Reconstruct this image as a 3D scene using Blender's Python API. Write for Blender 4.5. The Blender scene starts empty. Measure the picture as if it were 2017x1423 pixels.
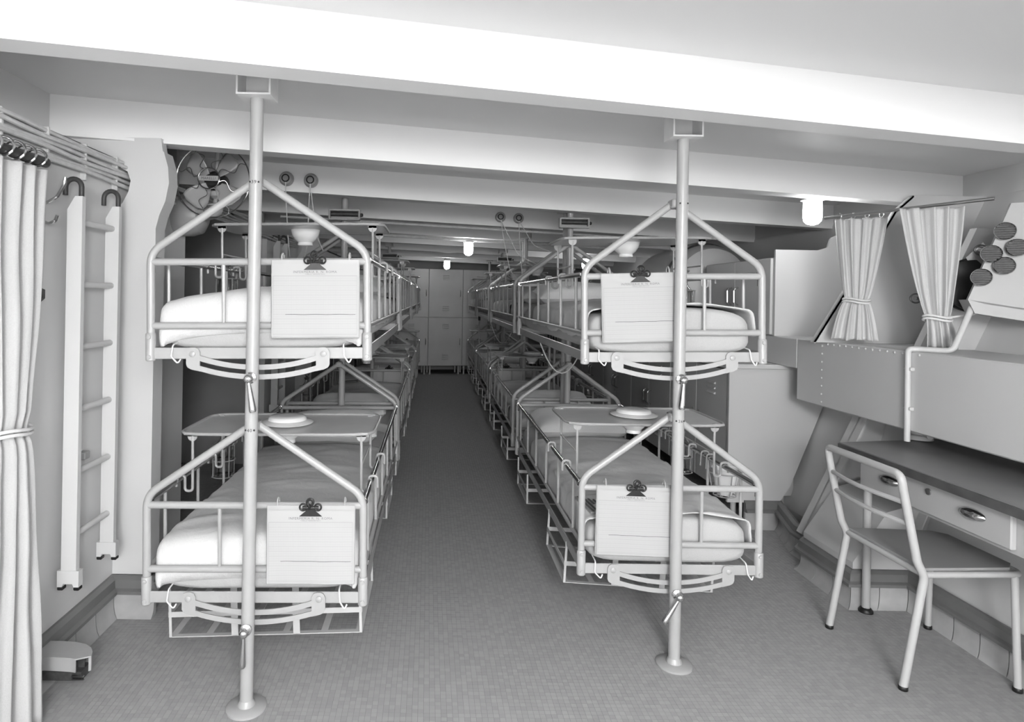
import bpy, math, random
import numpy as np
from mathutils import Vector, Matrix, noise

random.seed(7)
PI = math.pi
SC = bpy.context.scene
COL = SC.collection

# ------------------------------------------------------------------ camera
F_PX, IMG_W, IMG_H = 1230.0, 2017.0, 1423.0
CAM_H, ROLL = 1.42, 0.018
VPX, VPY = 855.0, 585.0
cam_d = bpy.data.cameras.new('camera')
cam = bpy.data.objects.new('camera', cam_d)
COL.objects.link(cam)
cam_d.sensor_fit = 'HORIZONTAL'
cam_d.sensor_width = 36.0
cam_d.lens = F_PX / IMG_W * 36.0
cam_d.shift_x = (IMG_W / 2 - VPX) / IMG_W
cam_d.shift_y = (VPY - IMG_H / 2) / IMG_W
cam_d.clip_start = 0.05
cam.matrix_world = Matrix.Translation((0, 0, CAM_H)) @ Matrix.Rotation(PI / 2, 4, 'X') @ Matrix.Rotation(ROLL, 4, 'Z')
SC.camera = cam

# ------------------------------------------------------------------ world, photographer's lamp, added fill lights, exposure
world = bpy.data.worlds.new('world')
SC.world = world
world.use_nodes = True
world.node_tree.nodes['Background'].inputs[0].default_value = (0.5, 0.5, 0.5, 1)
world.node_tree.nodes['Background'].inputs[1].default_value = 0.02
ld = bpy.data.lights.new('photo_lamp', 'POINT')
ld.energy = 66.0
ld.shadow_soft_size = 0.16
lo = bpy.data.objects.new('photo_lamp', ld)
lo.location = (0.32, -0.25, 1.84)
COL.objects.link(lo)
ld2 = bpy.data.lights.new('fill_light_rear', 'POINT')  # unseen fill light, added to even out the fall-off down the ward
ld2.energy = 320.0
ld2.shadow_soft_size = 0.35
lo2 = bpy.data.objects.new('fill_light_rear', ld2)
lo2.location = (0.42, -1.75, 1.87)
COL.objects.link(lo2)
ld3 = bpy.data.lights.new('fill_light_low', 'POINT')  # unseen low fill, added to lift the ceiling between the beams
ld3.energy = 110.0
ld3.shadow_soft_size = 0.4
lo3 = bpy.data.objects.new('fill_light_low', ld3)
lo3.location = (0.2, -1.6, 0.9)
COL.objects.link(lo3)
SC.view_settings.view_transform = 'Standard'
SC.view_settings.look = 'None'
SC.view_settings.exposure = -0.24
SC.view_settings.gamma = 1.0
SC.view_settings.use_curve_mapping = False
SC.cycles.max_bounces = 6
SC.cycles.diffuse_bounces = 3
SC.cycles.glossy_bounces = 2
SC.cycles.transmission_bounces = 5
SC.cycles.caustics_reflective = False
SC.cycles.caustics_refractive = False
SC.cycles.adaptive_threshold = 0.05


# ------------------------------------------------------------------ materials
def new_mat(name):
    m = bpy.data.materials.new(name)
    m.use_nodes = True
    nt = m.node_tree
    return m, nt, nt.nodes['Principled BSDF']


def paint(name, g, rough=0.4, var=0.05, scale=6.0, bump=0.02, bscale=60.0, metal=0.0, coord='Object', spec=0.5):
    """neutral grey surface with a little uneven tone and fine relief"""
    m, nt, b = new_mat(name)
    L, N = nt.links, nt.nodes
    tc = N.new('ShaderNodeTexCoord')
    n1 = N.new('ShaderNodeTexNoise')
    n1.inputs['Scale'].default_value = scale
    n1.inputs['Detail'].default_value = 2
    L.new(tc.outputs[coord], n1.inputs['Vector'])
    r = N.new('ShaderNodeValToRGB')
    lo_, hi_ = max(0, g * (1 - var)), min(1, g * (1 + var))
    r.color_ramp.elements[0].position = 0.3
    r.color_ramp.elements[1].position = 0.7
    r.color_ramp.elements[0].color = (lo_, lo_, lo_, 1)
    r.color_ramp.elements[1].color = (hi_, hi_, hi_, 1)
    L.new(n1.outputs['Fac'], r.inputs['Fac'])
    L.new(r.outputs['Color'], b.inputs['Base Color'])
    b.inputs['Roughness'].default_value = rough
    b.inputs['Metallic'].default_value = metal
    b.inputs['Specular IOR Level'].default_value = spec
    if bump:
        n2 = N.new('ShaderNodeTexNoise')
        n2.inputs['Scale'].default_value = bscale
        n2.inputs['Detail'].default_value = 1
        L.new(tc.outputs[coord], n2.inputs['Vector'])
        bp = N.new('ShaderNodeBump')
        bp.inputs['Strength'].default_value = bump
        bp.inputs['Distance'].default_value = 0.01
        L.new(n2.outputs['Fac'], bp.inputs['Height'])
        L.new(bp.outputs['Normal'], b.inputs['Normal'])
    return m


M = {}
M['ceil'] = paint('ceiling_paint', 0.86, 0.55, 0.03, 2.0, 0.03, 30, coord='Generated', spec=0.25)
M['wall'] = paint('wall_paint', 0.66, 0.42, 0.03, 2.0, 0.03, 40)
M['wall2'] = paint('hull_paint', 0.6, 0.45, 0.03, 2.0, 0.03, 40)
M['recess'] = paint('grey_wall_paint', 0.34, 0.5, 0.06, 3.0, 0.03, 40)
M['enamel'] = paint('white_enamel', 0.38, 0.3, 0.03, 9.0, 0.04, 90)
M['enamel_flat'] = paint('white_enamel_plate', 0.52, 0.38, 0.03, 9.0, 0.03, 60)
M['chrome'] = paint('chrome', 0.62, 0.16, 0.04, 20.0, 0.0, metal=1.0)
M['steel'] = paint('brushed_steel', 0.5, 0.3, 0.06, 30.0, 0.0, metal=1.0)
M['black'] = paint('black_rubber', 0.012, 0.45, 0.2, 30.0, 0.02)
M['dark'] = paint('dark_lacquer', 0.02, 0.25, 0.2, 30.0, 0.0)
M['rubber'] = paint('grey_rubber', 0.045, 0.5, 0.1, 30.0, 0.02)
M['grout'] = paint('grout', 0.15, 0.9, 0.2, 30.0, 0.0)
M['base'] = paint('dark_baseboard_paint', 0.17, 0.4, 0.08, 8.0, 0.03, 40)
M['cove'] = paint('cove_tile_glaze', 0.42, 0.3, 0.06, 20.0, 0.02, 60)
M['locker'] = paint('locker_paint', 0.58, 0.35, 0.04, 4.0, 0.02, 80)
M['locker_far'] = paint('locker_paint_far', 0.58, 0.35, 0.04, 4.0, 0.02, 80)
M['locker_edge'] = paint('locker_edge_paint', 0.5, 0.35, 0.04, 4.0, 0.02, 80)
M['lino'] = paint('desk_linoleum', 0.2, 0.4, 0.08, 5.0, 0.03, 120)
M['lino_edge'] = paint('desk_edge', 0.085, 0.4, 0.25, 14.0, 0.03, 60)
M['desk'] = paint('desk_paint', 0.46, 0.4, 0.04, 4.0, 0.02, 60)
M['seat'] = paint('seat_laminate', 0.31, 0.35, 0.06, 6.0, 0.02, 60)
M['china'] = paint('white_china', 0.86, 0.12, 0.01, 8.0, 0.0)
M['tray'] = paint('tray_enamel', 0.66, 0.28, 0.04, 12.0, 0.02, 60)
M['board'] = paint('clipboard_paint', 0.4, 0.45, 0.02, 12.0, 0.02, 60)
M['cord'] = paint('white_cord', 0.72, 0.8, 0.05, 40.0, 0.1, 300)
M['cable'] = paint('cable_paint', 0.6, 0.5, 0.08, 30.0, 0.03, 80)
M['ink'] = paint('print_ink', 0.16, 0.7, 0.2, 80.0, 0.0)
M['ink_dark'] = paint('pen_ink', 0.05, 0.7, 0.2, 80.0, 0.0)
M['vent_paint'] = paint('vent_panel_paint', 0.4, 0.45, 0.03, 2.0, 0.03, 40)
M['brass'] = paint('dull_brass', 0.16, 0.35, 0.1, 30.0, 0.0, metal=1.0)
M['fan_blade'] = paint('fan_blade_paint', 0.36, 0.3, 0.06, 9.0, 0.0)
M['grille'] = paint('dark_grille', 0.05, 0.45, 0.3, 60.0, 0.1, 200)


def fabric(name, g, wscale=1.0, bump=0.35):
    m, nt, b = new_mat(name)
    L, N = nt.links, nt.nodes
    tc = N.new('ShaderNodeTexCoord')
    w = N.new('ShaderNodeTexNoise')
    w.inputs['Scale'].default_value = 9 * wscale
    w.inputs['Detail'].default_value = 3
    w.inputs['Distortion'].default_value = 0.8
    L.new(tc.outputs['Object'], w.inputs['Vector'])
    mp = N.new('ShaderNodeMapping')
    mp.inputs['Scale'].default_value = (260, 260, 260)
    L.new(tc.outputs['Object'], mp.inputs['Vector'])
    n2 = N.new('ShaderNodeTexNoise')
    n2.inputs['Scale'].default_value = 1.0
    n2.inputs['Detail'].default_value = 2
    L.new(mp.outputs['Vector'], n2.inputs['Vector'])
    r = N.new('ShaderNodeValToRGB')
    r.color_ramp.elements[0].position, r.color_ramp.elements[1].position = 0.3, 0.7
    r.color_ramp.elements[0].color = (g * .96,) * 3 + (1,)
    r.color_ramp.elements[1].color = (min(1, g * 1.03),) * 3 + (1,)
    L.new(n2.outputs['Fac'], r.inputs['Fac'])
    L.new(r.outputs['Color'], b.inputs['Base Color'])
    b1 = N.new('ShaderNodeBump')
    b1.inputs['Strength'].default_value = bump
    b1.inputs['Distance'].default_value = 0.012
    L.new(w.outputs['Fac'], b1.inputs['Height'])
    b2 = N.new('ShaderNodeBump')
    b2.inputs['Strength'].default_value = 0.25
    b2.inputs['Distance'].default_value = 0.002
    L.new(n2.outputs['Fac'], b2.inputs['Height'])
    L.new(b1.outputs['Normal'], b2.inputs['Normal'])
    L.new(b2.outputs['Normal'], b.inputs['Normal'])
    b.inputs['Roughness'].default_value = 0.9
    b.inputs['Specular IOR Level'].default_value = 0.1
    b.inputs['Sheen Weight'].default_value = 0.15
    return m


M['sheet'] = fabric('white_sheet', 0.45, 1.0, 0.25)
M['cover'] = fabric('white_coverlet', 0.62, 1.2, 0.5)
M['pillow'] = fabric('pillow_slip', 0.85, 0.7, 0.4)
M['curtain'] = fabric('curtain_cotton', 0.5, 1.5, 0.15)
M['curtain2'] = fabric('port_curtain_cotton', 0.6, 1.5, 0.15)

# floor tiles: every tile its own shade of grey
m, nt, b = new_mat('floor_tile_glaze')
ge = nt.nodes.new('ShaderNodeNewGeometry')
oi = nt.nodes.new('ShaderNodeObjectInfo')
ad = nt.nodes.new('ShaderNodeMath'); ad.operation = 'ADD'
fr = nt.nodes.new('ShaderNodeMath'); fr.operation = 'FRACT'
nt.links.new(ge.outputs['Random Per Island'], ad.inputs[0])
nt.links.new(oi.outputs['Random'], ad.inputs[1])
nt.links.new(ad.outputs[0], fr.inputs[0])
r = nt.nodes.new('ShaderNodeValToRGB')
r.color_ramp.elements[0].color = (0.33, 0.33, 0.33, 1)
r.color_ramp.elements[1].color = (0.385, 0.385, 0.385, 1)
nt.links.new(fr.outputs[0], r.inputs['Fac'])
nt.links.new(r.outputs['Color'], b.inputs['Base Color'])
b.inputs['Roughness'].default_value = 0.6
b.inputs['Specular IOR Level'].default_value = 0.2
M['tile'] = m

# printed chart paper: fine ruled grid inside a border
m, nt, b = new_mat('printed_chart_paper')
L, N = nt.links, nt.nodes
tc = N.new('ShaderNodeTexCoord')
sp = N.new('ShaderNodeSeparateXYZ')
L.new(tc.outputs['Object'], sp.inputs[0])


def mth(op, a, bb=None):
    n = N.new('ShaderNodeMath')
    n.operation = op
    for i, v in enumerate((a, bb)):
        if v is None:
            continue
        if isinstance(v, (int, float)):
            n.inputs[i].default_value = v
        else:
            L.new(v, n.inputs[i])
    return n.outputs[0]


X_, Z_ = sp.outputs['X'], sp.outputs['Z']
gx = mth('LESS_THAN', mth('FRACT', mth('MULTIPLY', X_, 170.0)), 0.16)
gz = mth('LESS_THAN', mth('FRACT', mth('MULTIPLY', Z_, 120.0)), 0.12)
gz5 = mth('LESS_THAN', mth('FRACT', mth('MULTIPLY', Z_, 60.0)), 0.09)
line = mth('MAXIMUM', mth('MULTIPLY', gx, 0.55), mth('MAXIMUM', mth('MULTIPLY', gz, 0.35), mth('MULTIPLY', gz5, 0.7)))
zc_ = mth('ABSOLUTE', mth('ADD', Z_, 0.018))
inn = mth('MULTIPLY', mth('LESS_THAN', mth('ABSOLUTE', X_), 0.1455), mth('LESS_THAN', zc_, 0.102))
inn2 = mth('MULTIPLY', mth('LESS_THAN', mth('ABSOLUTE', X_), 0.147), mth('LESS_THAN', zc_, 0.1035))
bord = mth('SUBTRACT', inn2, inn)
fac = mth('MAXIMUM', mth('MULTIPLY', line, mth('MULTIPLY', inn, 0.62)), mth('MULTIPLY', bord, 0.75))
mx = N.new('ShaderNodeMix')
mx.data_type = 'RGBA'
L.new(fac, mx.inputs['Factor'])
mx.inputs[6].default_value = (0.42, 0.42, 0.42, 1)
mx.inputs[7].default_value = (0.3, 0.3, 0.3, 1)
L.new(mx.outputs[2], b.inputs['Base Color'])
b.inputs['Roughness'].default_value = 0.8
M['chart'] = m

# clear glass
m, nt, b = new_mat('clear_glass')
b.inputs['Base Color'].default_value = (0.92, 0.92, 0.92, 1)
b.inputs['Roughness'].default_value = 0.03
b.inputs['IOR'].default_value = 1.45
b.inputs['Transmission Weight'].default_value = 1.0
nz = nt.nodes.new('ShaderNodeTexNoise'); nz.inputs['Scale'].default_value = 20
bp = nt.nodes.new('ShaderNodeBump'); bp.inputs['Strength'].default_value = 0.05
nt.links.new(nz.outputs['Fac'], bp.inputs['Height'])
nt.links.new(bp.outputs['Normal'], b.inputs['Normal'])
M['glass'] = m


def emit(name, s):
    m, nt, b = new_mat(name)
    b.inputs['Base Color'].default_value = (0.9, 0.9, 0.9, 1)
    b.inputs['Emission Color'].default_value = (1, 1, 1, 1)
    lw = nt.nodes.new('ShaderNodeTexNoise')
    lw.inputs['Scale'].default_value = 3
    mr = nt.nodes.new('ShaderNodeMapRange')
    mr.inputs['To Min'].default_value = s * .95
    mr.inputs['To Max'].default_value = s * 1.05
    nt.links.new(lw.outputs['Fac'], mr.inputs['Value'])
    nt.links.new(mr.outputs['Result'], b.inputs['Emission Strength'])
    return m


M['lamp'] = emit('lamp_glass_lit', 45.0)


# ------------------------------------------------------------------ mesh helpers
def rounded(points, rad, seg=6):
    """polyline with rounded corners"""
    P = [Vector(p) for p in points]
    out = [P[0]]
    for i in range(1, len(P) - 1):
        a, b_, c = P[i - 1], P[i], P[i + 1]
        d1, d2 = (a - b_), (c - b_)
        l1, l2 = d1.length, d2.length
        if l1 < 1e-6 or l2 < 1e-6:
            continue
        d1 /= l1; d2 /= l2
        ang = d1.angle(d2)
        if ang > PI - 0.02:
            out.append(b_); continue
        rr = rad[i] if isinstance(rad, (list, tuple)) else rad
        t = min(rr / math.tan(ang / 2), l1 * .49, l2 * .49)
        p0, p1 = b_ + d1 * t, b_ + d2 * t
        for k in range(seg + 1):
            s = k / seg
            out.append(p0 * (1 - s) ** 2 + b_ * 2 * s * (1 - s) + p1 * s * s)
    out.append(P[-1])
    return out


class MB:
    def __init__(self):
        self.v, self.f = [], []

    def add(self, vs, fs):
        o = len(self.v)
        self.v += [tuple(p) for p in vs]
        self.f += [tuple(i + o for i in q) for q in fs]
        return self

    def box(self, x0, x1, y0, y1, z0, z1):
        vs = [(x0, y0, z0), (x1, y0, z0), (x1, y1, z0), (x0, y1, z0), (x0, y0, z1), (x1, y0, z1), (x1, y1, z1), (x0, y1, z1)]
        return self.add(vs, [(0, 3, 2, 1), (4, 5, 6, 7), (0, 1, 5, 4), (1, 2, 6, 5), (2, 3, 7, 6), (3, 0, 4, 7)])

    def cbox(self, x0, x1, y0, y1, z0, z1, c=0.003):
        """box with chamfered edges"""
        c = min(c, (x1 - x0) * .45, (y1 - y0) * .45, (z1 - z0) * .45)
        o = len(self.v)
        X, Y, Z = (x0, x1), (y0, y1), (z0, z1)
        idx = {}
        vs = []
        for i in (0, 1):
            for j in (0, 1):
                for k in (0, 1):
                    sx, sy, sz = (c if i == 0 else -c), (c if j == 0 else -c), (c if k == 0 else -c)
                    for ax in range(3):
                        p = [X[i] + sx, Y[j] + sy, Z[k] + sz]
                        p[ax] = (X[i], Y[j], Z[k])[ax]
                        idx[(i, j, k, ax)] = len(vs)
                        vs.append(tuple(p))
        fs = []
        A = lambda i, j, k, ax: idx[(i, j, k, ax)]
        for s in (0, 1):
            q = [A(s, 0, 0, 0), A(s, 1, 0, 0), A(s, 1, 1, 0), A(s, 0, 1, 0)]
            fs.append(q if s else q[::-1])
            q = [A(0, s, 0, 1), A(0, s, 1, 1), A(1, s, 1, 1), A(1, s, 0, 1)]
            fs.append(q if s else q[::-1])
            q = [A(0, 0, s, 2), A(1, 0, s, 2), A(1, 1, s, 2), A(0, 1, s, 2)]
            fs.append(q if s else q[::-1])
        for s in (0, 1):
            for t in (0, 1):
                fs.append([A(0, s, t, 1), A(1, s, t, 1), A(1, s, t, 2), A(0, s, t, 2)])
                fs.append([A(s, 0, t, 0), A(s, 1, t, 0), A(s, 1, t, 2), A(s, 0, t, 2)])
                fs.append([A(s, t, 0, 0), A(s, t, 1, 0), A(s, t, 1, 1), A(s, t, 0, 1)])
        for i in (0, 1):
            for j in (0, 1):
                for k in (0, 1):
                    fs.append([A(i, j, k, 0), A(i, j, k, 1), A(i, j, k, 2)])
        return self.add(vs, fs)

    def tube(self, pts, r, n=10, closed=False, cap=True):
        P = [Vector(p) for p in pts]
        m = len(P)
        rs = r if isinstance(r, (list, tuple)) else [r] * m
        rings = []
        up = None
        for i in range(m):
            if closed:
                t = (P[(i + 1) % m] - P[i - 1])
            else:
                t = P[min(i + 1, m - 1)] - P[max(i - 1, 0)]
            t.normalize()
            if up is None:
                up = Vector((0, 0, 1)) if abs(t.z) < 0.9 else Vector((0, 1, 0))
            up = (up - t * up.dot(t))
            if up.length < 1e-5:
                up = Vector((1, 0, 0)) - t * t.x
            up.normalize()
            s = t.cross(up)
            rings.append([P[i] + (up * math.cos(2 * PI * k / n) + s * math.sin(2 * PI * k / n)) * rs[i] for k in range(n)])
        vs = [p for rg in rings for p in rg]
        fs = []
        for i in range(m if closed else m - 1):
            a, b_ = i * n, ((i + 1) % m) * n
            for k in range(n):
                k2 = (k + 1) % n
                fs.append((a + k, a + k2, b_ + k2, b_ + k))
        if cap and not closed:
            fs.append(tuple(range(n))[::-1])
            fs.append(tuple((m - 1) * n + k for k in range(n)))
        return self.add(vs, fs)

    def lathe(self, prof, n=24, M4=None, sx=1.0, sy=1.0, cap=True):
        """profile of (r, z) turned about z"""
        vs, fs = [], []
        for (r_, z) in prof:
            for k in range(n):
                vs.append(Vector((r_ * math.cos(2 * PI * k / n) * sx, r_ * math.sin(2 * PI * k / n) * sy, z)))
        for i in range(len(prof) - 1):
            for k in range(n):
                k2 = (k + 1) % n
                fs.append((i * n + k, i * n + k2, (i + 1) * n + k2, (i + 1) * n + k))
        if cap and prof[0][0] > 1e-5:
            fs.append(tuple(range(n))[::-1])
        if cap and prof[-1][0] > 1e-5:
            fs.append(tuple((len(prof) - 1) * n + k for k in range(n)))
        if M4 is not None:
            vs = [M4 @ p for p in vs]
        return self.add(vs, fs)

    def prism(self, poly, fn, d0, d1):
        """2-D polygon extruded; fn(a, b, d) -> xyz"""
        n = len(poly)
        vs = [fn(a, b_, d0) for a, b_ in poly] + [fn(a, b_, d1) for a, b_ in poly]
        fs = [tuple(range(n))[::-1], tuple(range(n, 2 * n))]
        for i in range(n):
            j = (i + 1) % n
            fs.append((i, j, n + j, n + i))
        return self.add(vs, fs)

    def strip(self, A, B, fn, d0, d1, close=True):
        """band between two equal polylines A and B, extruded from d0 to d1"""
        n = len(A)
        vs = []
        for d in (d0, d1):
            vs += [fn(a, b_, d) for a, b_ in A] + [fn(a, b_, d) for a, b_ in B]
        fs = []
        rg = range(n if close else n - 1)
        for i in rg:
            j = (i + 1) % n
            fs.append((i, j, n + j, n + i))
            fs.append((2 * n + i, 3 * n + i, 3 * n + j, 2 * n + j))
            fs.append((i, 2 * n + i, 2 * n + j, j))
            fs.append((n + i, n + j, 3 * n + j, 3 * n + i))
        if not close:
            fs.append((0, n, 3 * n, 2 * n))
            fs.append((n - 1, 3 * n - 1, 4 * n - 1, 2 * n - 1))
        return self.add(vs, fs)

    def xf(self, M4):
        self.v = [tuple(M4 @ Vector(p)) for p in self.v]
        return self

    def mesh(self, name, mat, smooth=38.0):
        me = bpy.data.meshes.new(name)
        me.from_pydata(self.v, [], self.f)
        me.validate(clean_customdata=False)
        import bmesh
        bm = bmesh.new()
        bm.from_mesh(me)
        bmesh.ops.recalc_face_normals(bm, faces=bm.faces)
        bm.to_mesh(me)
        bm.free()
        me.materials.append(mat)
        if smooth:
            me.shade_smooth()
            me.set_sharp_from_angle(angle=math.radians(smooth))
        me.update()
        return me


CACHE = {}


def obj(name, data, parent=None, loc=(0, 0, 0), rot=(0, 0, 0)):
    o = bpy.data.objects.new(name, data)
    COL.objects.link(o)
    o.parent = parent
    o.location = loc
    o.rotation_euler = rot
    return o


def part(name, key, build, mat, parent, loc=(0, 0, 0), rot=(0, 0, 0), smooth=38.0, label=None):
    """one mesh object under PARENT; alike parts share their mesh through KEY"""
    if key is None or key not in CACHE:
        mb = MB()
        build(mb)
        me = mb.mesh(name, M[mat], smooth)
        if key is not None:
            CACHE[key] = me
    else:
        me = CACHE[key]
    o = obj(name, me, parent, loc, rot)
    if label:
        o['label'] = label
    return o


def tag(o, label, cat, group=None):
    o['label'] = label
    o['category'] = cat
    if group:
        o['group'] = group
    return o


def thing(name, label, cat, loc=(0, 0, 0), rot=(0, 0, 0), group=None):
    return tag(obj(name, None, None, loc, rot), label, cat, group)


def struct(o):
    o['kind'] = 'structure'
    return o


def text_mesh(key, body, width, mat, height=None):
    """flat lettering in the XZ plane facing -Y, centred, WIDTH wide"""
    if key in CACHE:
        return CACHE[key]
    cu = bpy.data.curves.new(key, 'FONT')
    cu.body = body
    cu.resolution_u = 2
    cu.align_x = 'CENTER'
    cu.align_y = 'CENTER'
    cu.space_character = 1.15
    to = bpy.data.objects.new(key, cu)
    COL.objects.link(to)
    dg = bpy.context.evaluated_depsgraph_get()
    me = bpy.data.meshes.new_from_object(to.evaluated_get(dg))
    bpy.data.objects.remove(to)
    n = len(me.vertices)
    co = np.zeros(n * 3)
    me.vertices.foreach_get('co', co)
    co = co.reshape(-1, 3)
    mn, mx_ = co.min(0), co.max(0)
    s = width / (mx_[0] - mn[0])
    sz = s if height is None else height / (mx_[1] - mn[1])
    out = np.zeros_like(co)
    out[:, 0] = (co[:, 0] - (mn[0] + mx_[0]) / 2) * s
    out[:, 2] = (co[:, 1] - (mn[1] + mx_[1]) / 2) * sz
    me.vertices.foreach_set('co', out.ravel())
    me.materials.clear()
    me.materials.append(M[mat])
    me.update()
    CACHE[key] = me
    return me


def fxz(a, b_, d):
    return (a, d, b_)


def fyz(a, b_, d):
    return (d, a, b_)


def fxy(a, b_, d):
    return (a, b_, d)


ORD = ['nearest', 'second', 'third', 'farthest']

# ------------------------------------------------------------------ geometry constants
ANG = math.radians(10.3)              # deck beams run a little askew to the bunk rows
TA = math.tan(ANG)
CAMBER = 0.023
Y_BACK, Y_FAR = -2.2, 12.2
XL, XLU = -1.40, -1.68                # left lining and the side above it
XR = 2.22                             # foot of the right side


def ceil_z(x):
    return 2.225 - CAMBER * (x - 0.27)


# ------------------------------------------------------------------ floor
mb = MB().box(-2.3, 3.3, Y_BACK, Y_FAR + .6, -0.06, -0.0012)
floor = struct(obj('floor', mb.mesh('floor', M['grout'], 0)))
floor['label'] = 'grey mosaic tiled deck running the length of the ward'
T = 0.0198
ROT_T = 0.0095
tile_mb = MB()
h_ = T / 2 - 0.00038
tile_mb.add([(-h_, -h_, -.0011), (h_, -h_, -.0011), (h_, h_, -.0011), (-h_, h_, -.0011), (-h_, -h_, 0), (h_, -h_, 0), (h_, h_, 0), (-h_, h_, 0)],
            [(4, 5, 6, 7), (0, 1, 5, 4), (1, 2, 6, 5), (2, 3, 7, 6), (3, 0, 4, 7)])
tile_me = tile_mb.mesh('tile', M['tile'], 0)
ix = np.arange(int(-2.0 / T), int(2.3 / T))
iy = np.arange(int(0.6 / T), int(11.7 / T))
GX, GY = np.meshgrid(ix * T, iy * T)
gx_, gy_ = GX.ravel(), GY.ravel()
c_, s_ = math.cos(ROT_T), math.sin(ROT_T)
wx, wy = gx_ * c_ - gy_ * s_, gx_ * s_ + gy_ * c_
rng = np.random.default_rng(3)
keep = (wx < 2.26) & ~((wx < -1.41) & ((wy < 3.45) | (wy > 5.25)))
wx, wy = wx[keep], wy[keep]
# the 300 tiles that show largest: the first rows inside the frame
front = np.where((wy > 2.10) & (np.abs(wx) < 0.95))[0]
front = front[np.argsort(wy[front])][:300]
single = np.zeros(len(wx), bool)
single[front] = True
for i in front:
    obj('tile', tile_me, floor, (float(wx[i]), float(wy[i]), 0), (0, 0, ROT_T))
rx, ry = wx[~single], wy[~single]
base_v = np.array([v.co[:] for v in tile_me.vertices])
bx = base_v[:, 0] * c_ - base_v[:, 1] * s_
by = base_v[:, 0] * s_ + base_v[:, 1] * c_
nT = len(rx)
jz = rng.uniform(-.00008, .0, nT)
V = np.stack([(rx[:, None] + bx), (ry[:, None] + by), np.broadcast_to(base_v[:, 2], (nT, 8)) + jz[:, None] * (base_v[:, 2] > -.0005)], -1).reshape(-1, 3)
fq = np.array([p.vertices[:] for p in tile_me.polygons])
FQ = (fq[None] + (np.arange(nT) * 8)[:, None, None]).reshape(-1, 4)
me = bpy.data.meshes.new('tile_field')
me.vertices.add(len(V)); me.vertices.foreach_set('co', V.ravel())
me.loops.add(FQ.size); me.loops.foreach_set('vertex_index', FQ.ravel())
me.polygons.add(len(FQ))
me.polygons.foreach_set('loop_start', np.arange(0, FQ.size, 4))
me.materials.append(M['tile'])
me.update(calc_edges=True)
me.shade_flat()
tf = obj('tile_field', me, floor)
tf['kind'] = 'stuff'

# ------------------------------------------------------------------ ceiling and deck beams
mb = MB()
mb.prism([(-2.4, ceil_z(-2.4)), (3.4, ceil_z(3.4)), (3.4, ceil_z(3.4) + .06), (-2.4, ceil_z(-2.4) + .06)], fxz, Y_BACK, Y_FAR + .6)
ceiling = struct(obj('ceiling', mb.mesh('ceiling', M['ceil'], 0)))
ceiling['label'] = 'white painted steel deckhead crossed by deep beams'
BEAM0, BEAM_S, BEAM_D = 1.91, 1.15, 0.165


def beam_y(k, x):
    return BEAM0 + BEAM_S * k + (x - 0.27) * TA


def beam_mesh(mb):
    x0, x1 = -2.2, 3.2
    for (d0, d1, z0, z1) in ((0.0, 0.012, -BEAM_D, 0.01), (-0.008, 0.10, -BEAM_D - 0.012, -BEAM_D)):
        vs = []
        for x in (x0, x1):
            for d in (d0, d1):
                for z in (z0, z1):
                    vs.append((x, (x - 0.27) * TA + d, ceil_z(x) + z))
        mb.add(vs, [(0, 1, 3, 2), (4, 6, 7, 5), (0, 4, 5, 1), (2, 3, 7, 6), (0, 2, 6, 4), (1, 5, 7, 3)])


for k in range(-2, 9):
    part('deck_beam', 'deck_beam', beam_mesh, 'ceil', ceiling, (0, BEAM0 + BEAM_S * k, 0), smooth=0)


def beam_bot(x):
    return ceil_z(x) - BEAM_D - 0.012


# small longitudinal girder strips and pipes below the beams
def pipe_run(k, dy, dz, r_, x0, x1, label):
    mb = MB()
    mb.tube([(x0, beam_y(k, x0) + dy, beam_bot(x0) + dz), (x1, beam_y(k, x1) + dy, beam_bot(x1) + dz)], r_, 8)
    return tag(obj('pipe', mb.mesh('pipe', M['cable'])), label, 'pipe')


pipe_run(3, .16, -.012, .011, -1.3, 2.1, 'thin white conduit pipe strung across under the fourth deck beam')
pipe_run(2, .17, .045, .009, -1.3, 2.1, 'thin white conduit pipe tucked up behind the third deck beam')
pipe_run(4, .14, -.01, .02, -1.3, 2.1, 'thick white pipe strung across under the fifth deck beam')

# ------------------------------------------------------------------ left wall: lining, set-back top, recess, knee brackets
mb = MB()
mb.box(XL - .04, XL, Y_BACK, 3.50, 0, 2.0)
mb.box(XL - .04, XL, 5.2, Y_FAR, 0, 2.0)
mb.box(XLU - .04, XL, Y_BACK, 3.50, 1.985, 2.0)
mb.box(XLU - .04, XL, 5.2, Y_FAR, 1.985, 2.0)
mb.box(XLU - .04, XLU, Y_BACK, 3.5, 2.0, ceil_z(XLU) + .03)
mb.box(XLU - .04, XLU, 5.2, Y_FAR, 2.0, ceil_z(XLU) + .03)
wl = struct(obj('wall_left', mb.mesh('wall_left', M['wall'], 0)))
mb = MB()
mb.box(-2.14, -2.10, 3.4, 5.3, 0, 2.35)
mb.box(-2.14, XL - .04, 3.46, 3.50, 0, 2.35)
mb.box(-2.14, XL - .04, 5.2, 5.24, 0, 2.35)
struct(obj('wall_recess', mb.mesh('wall_recess', M['recess'], 0)))


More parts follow.
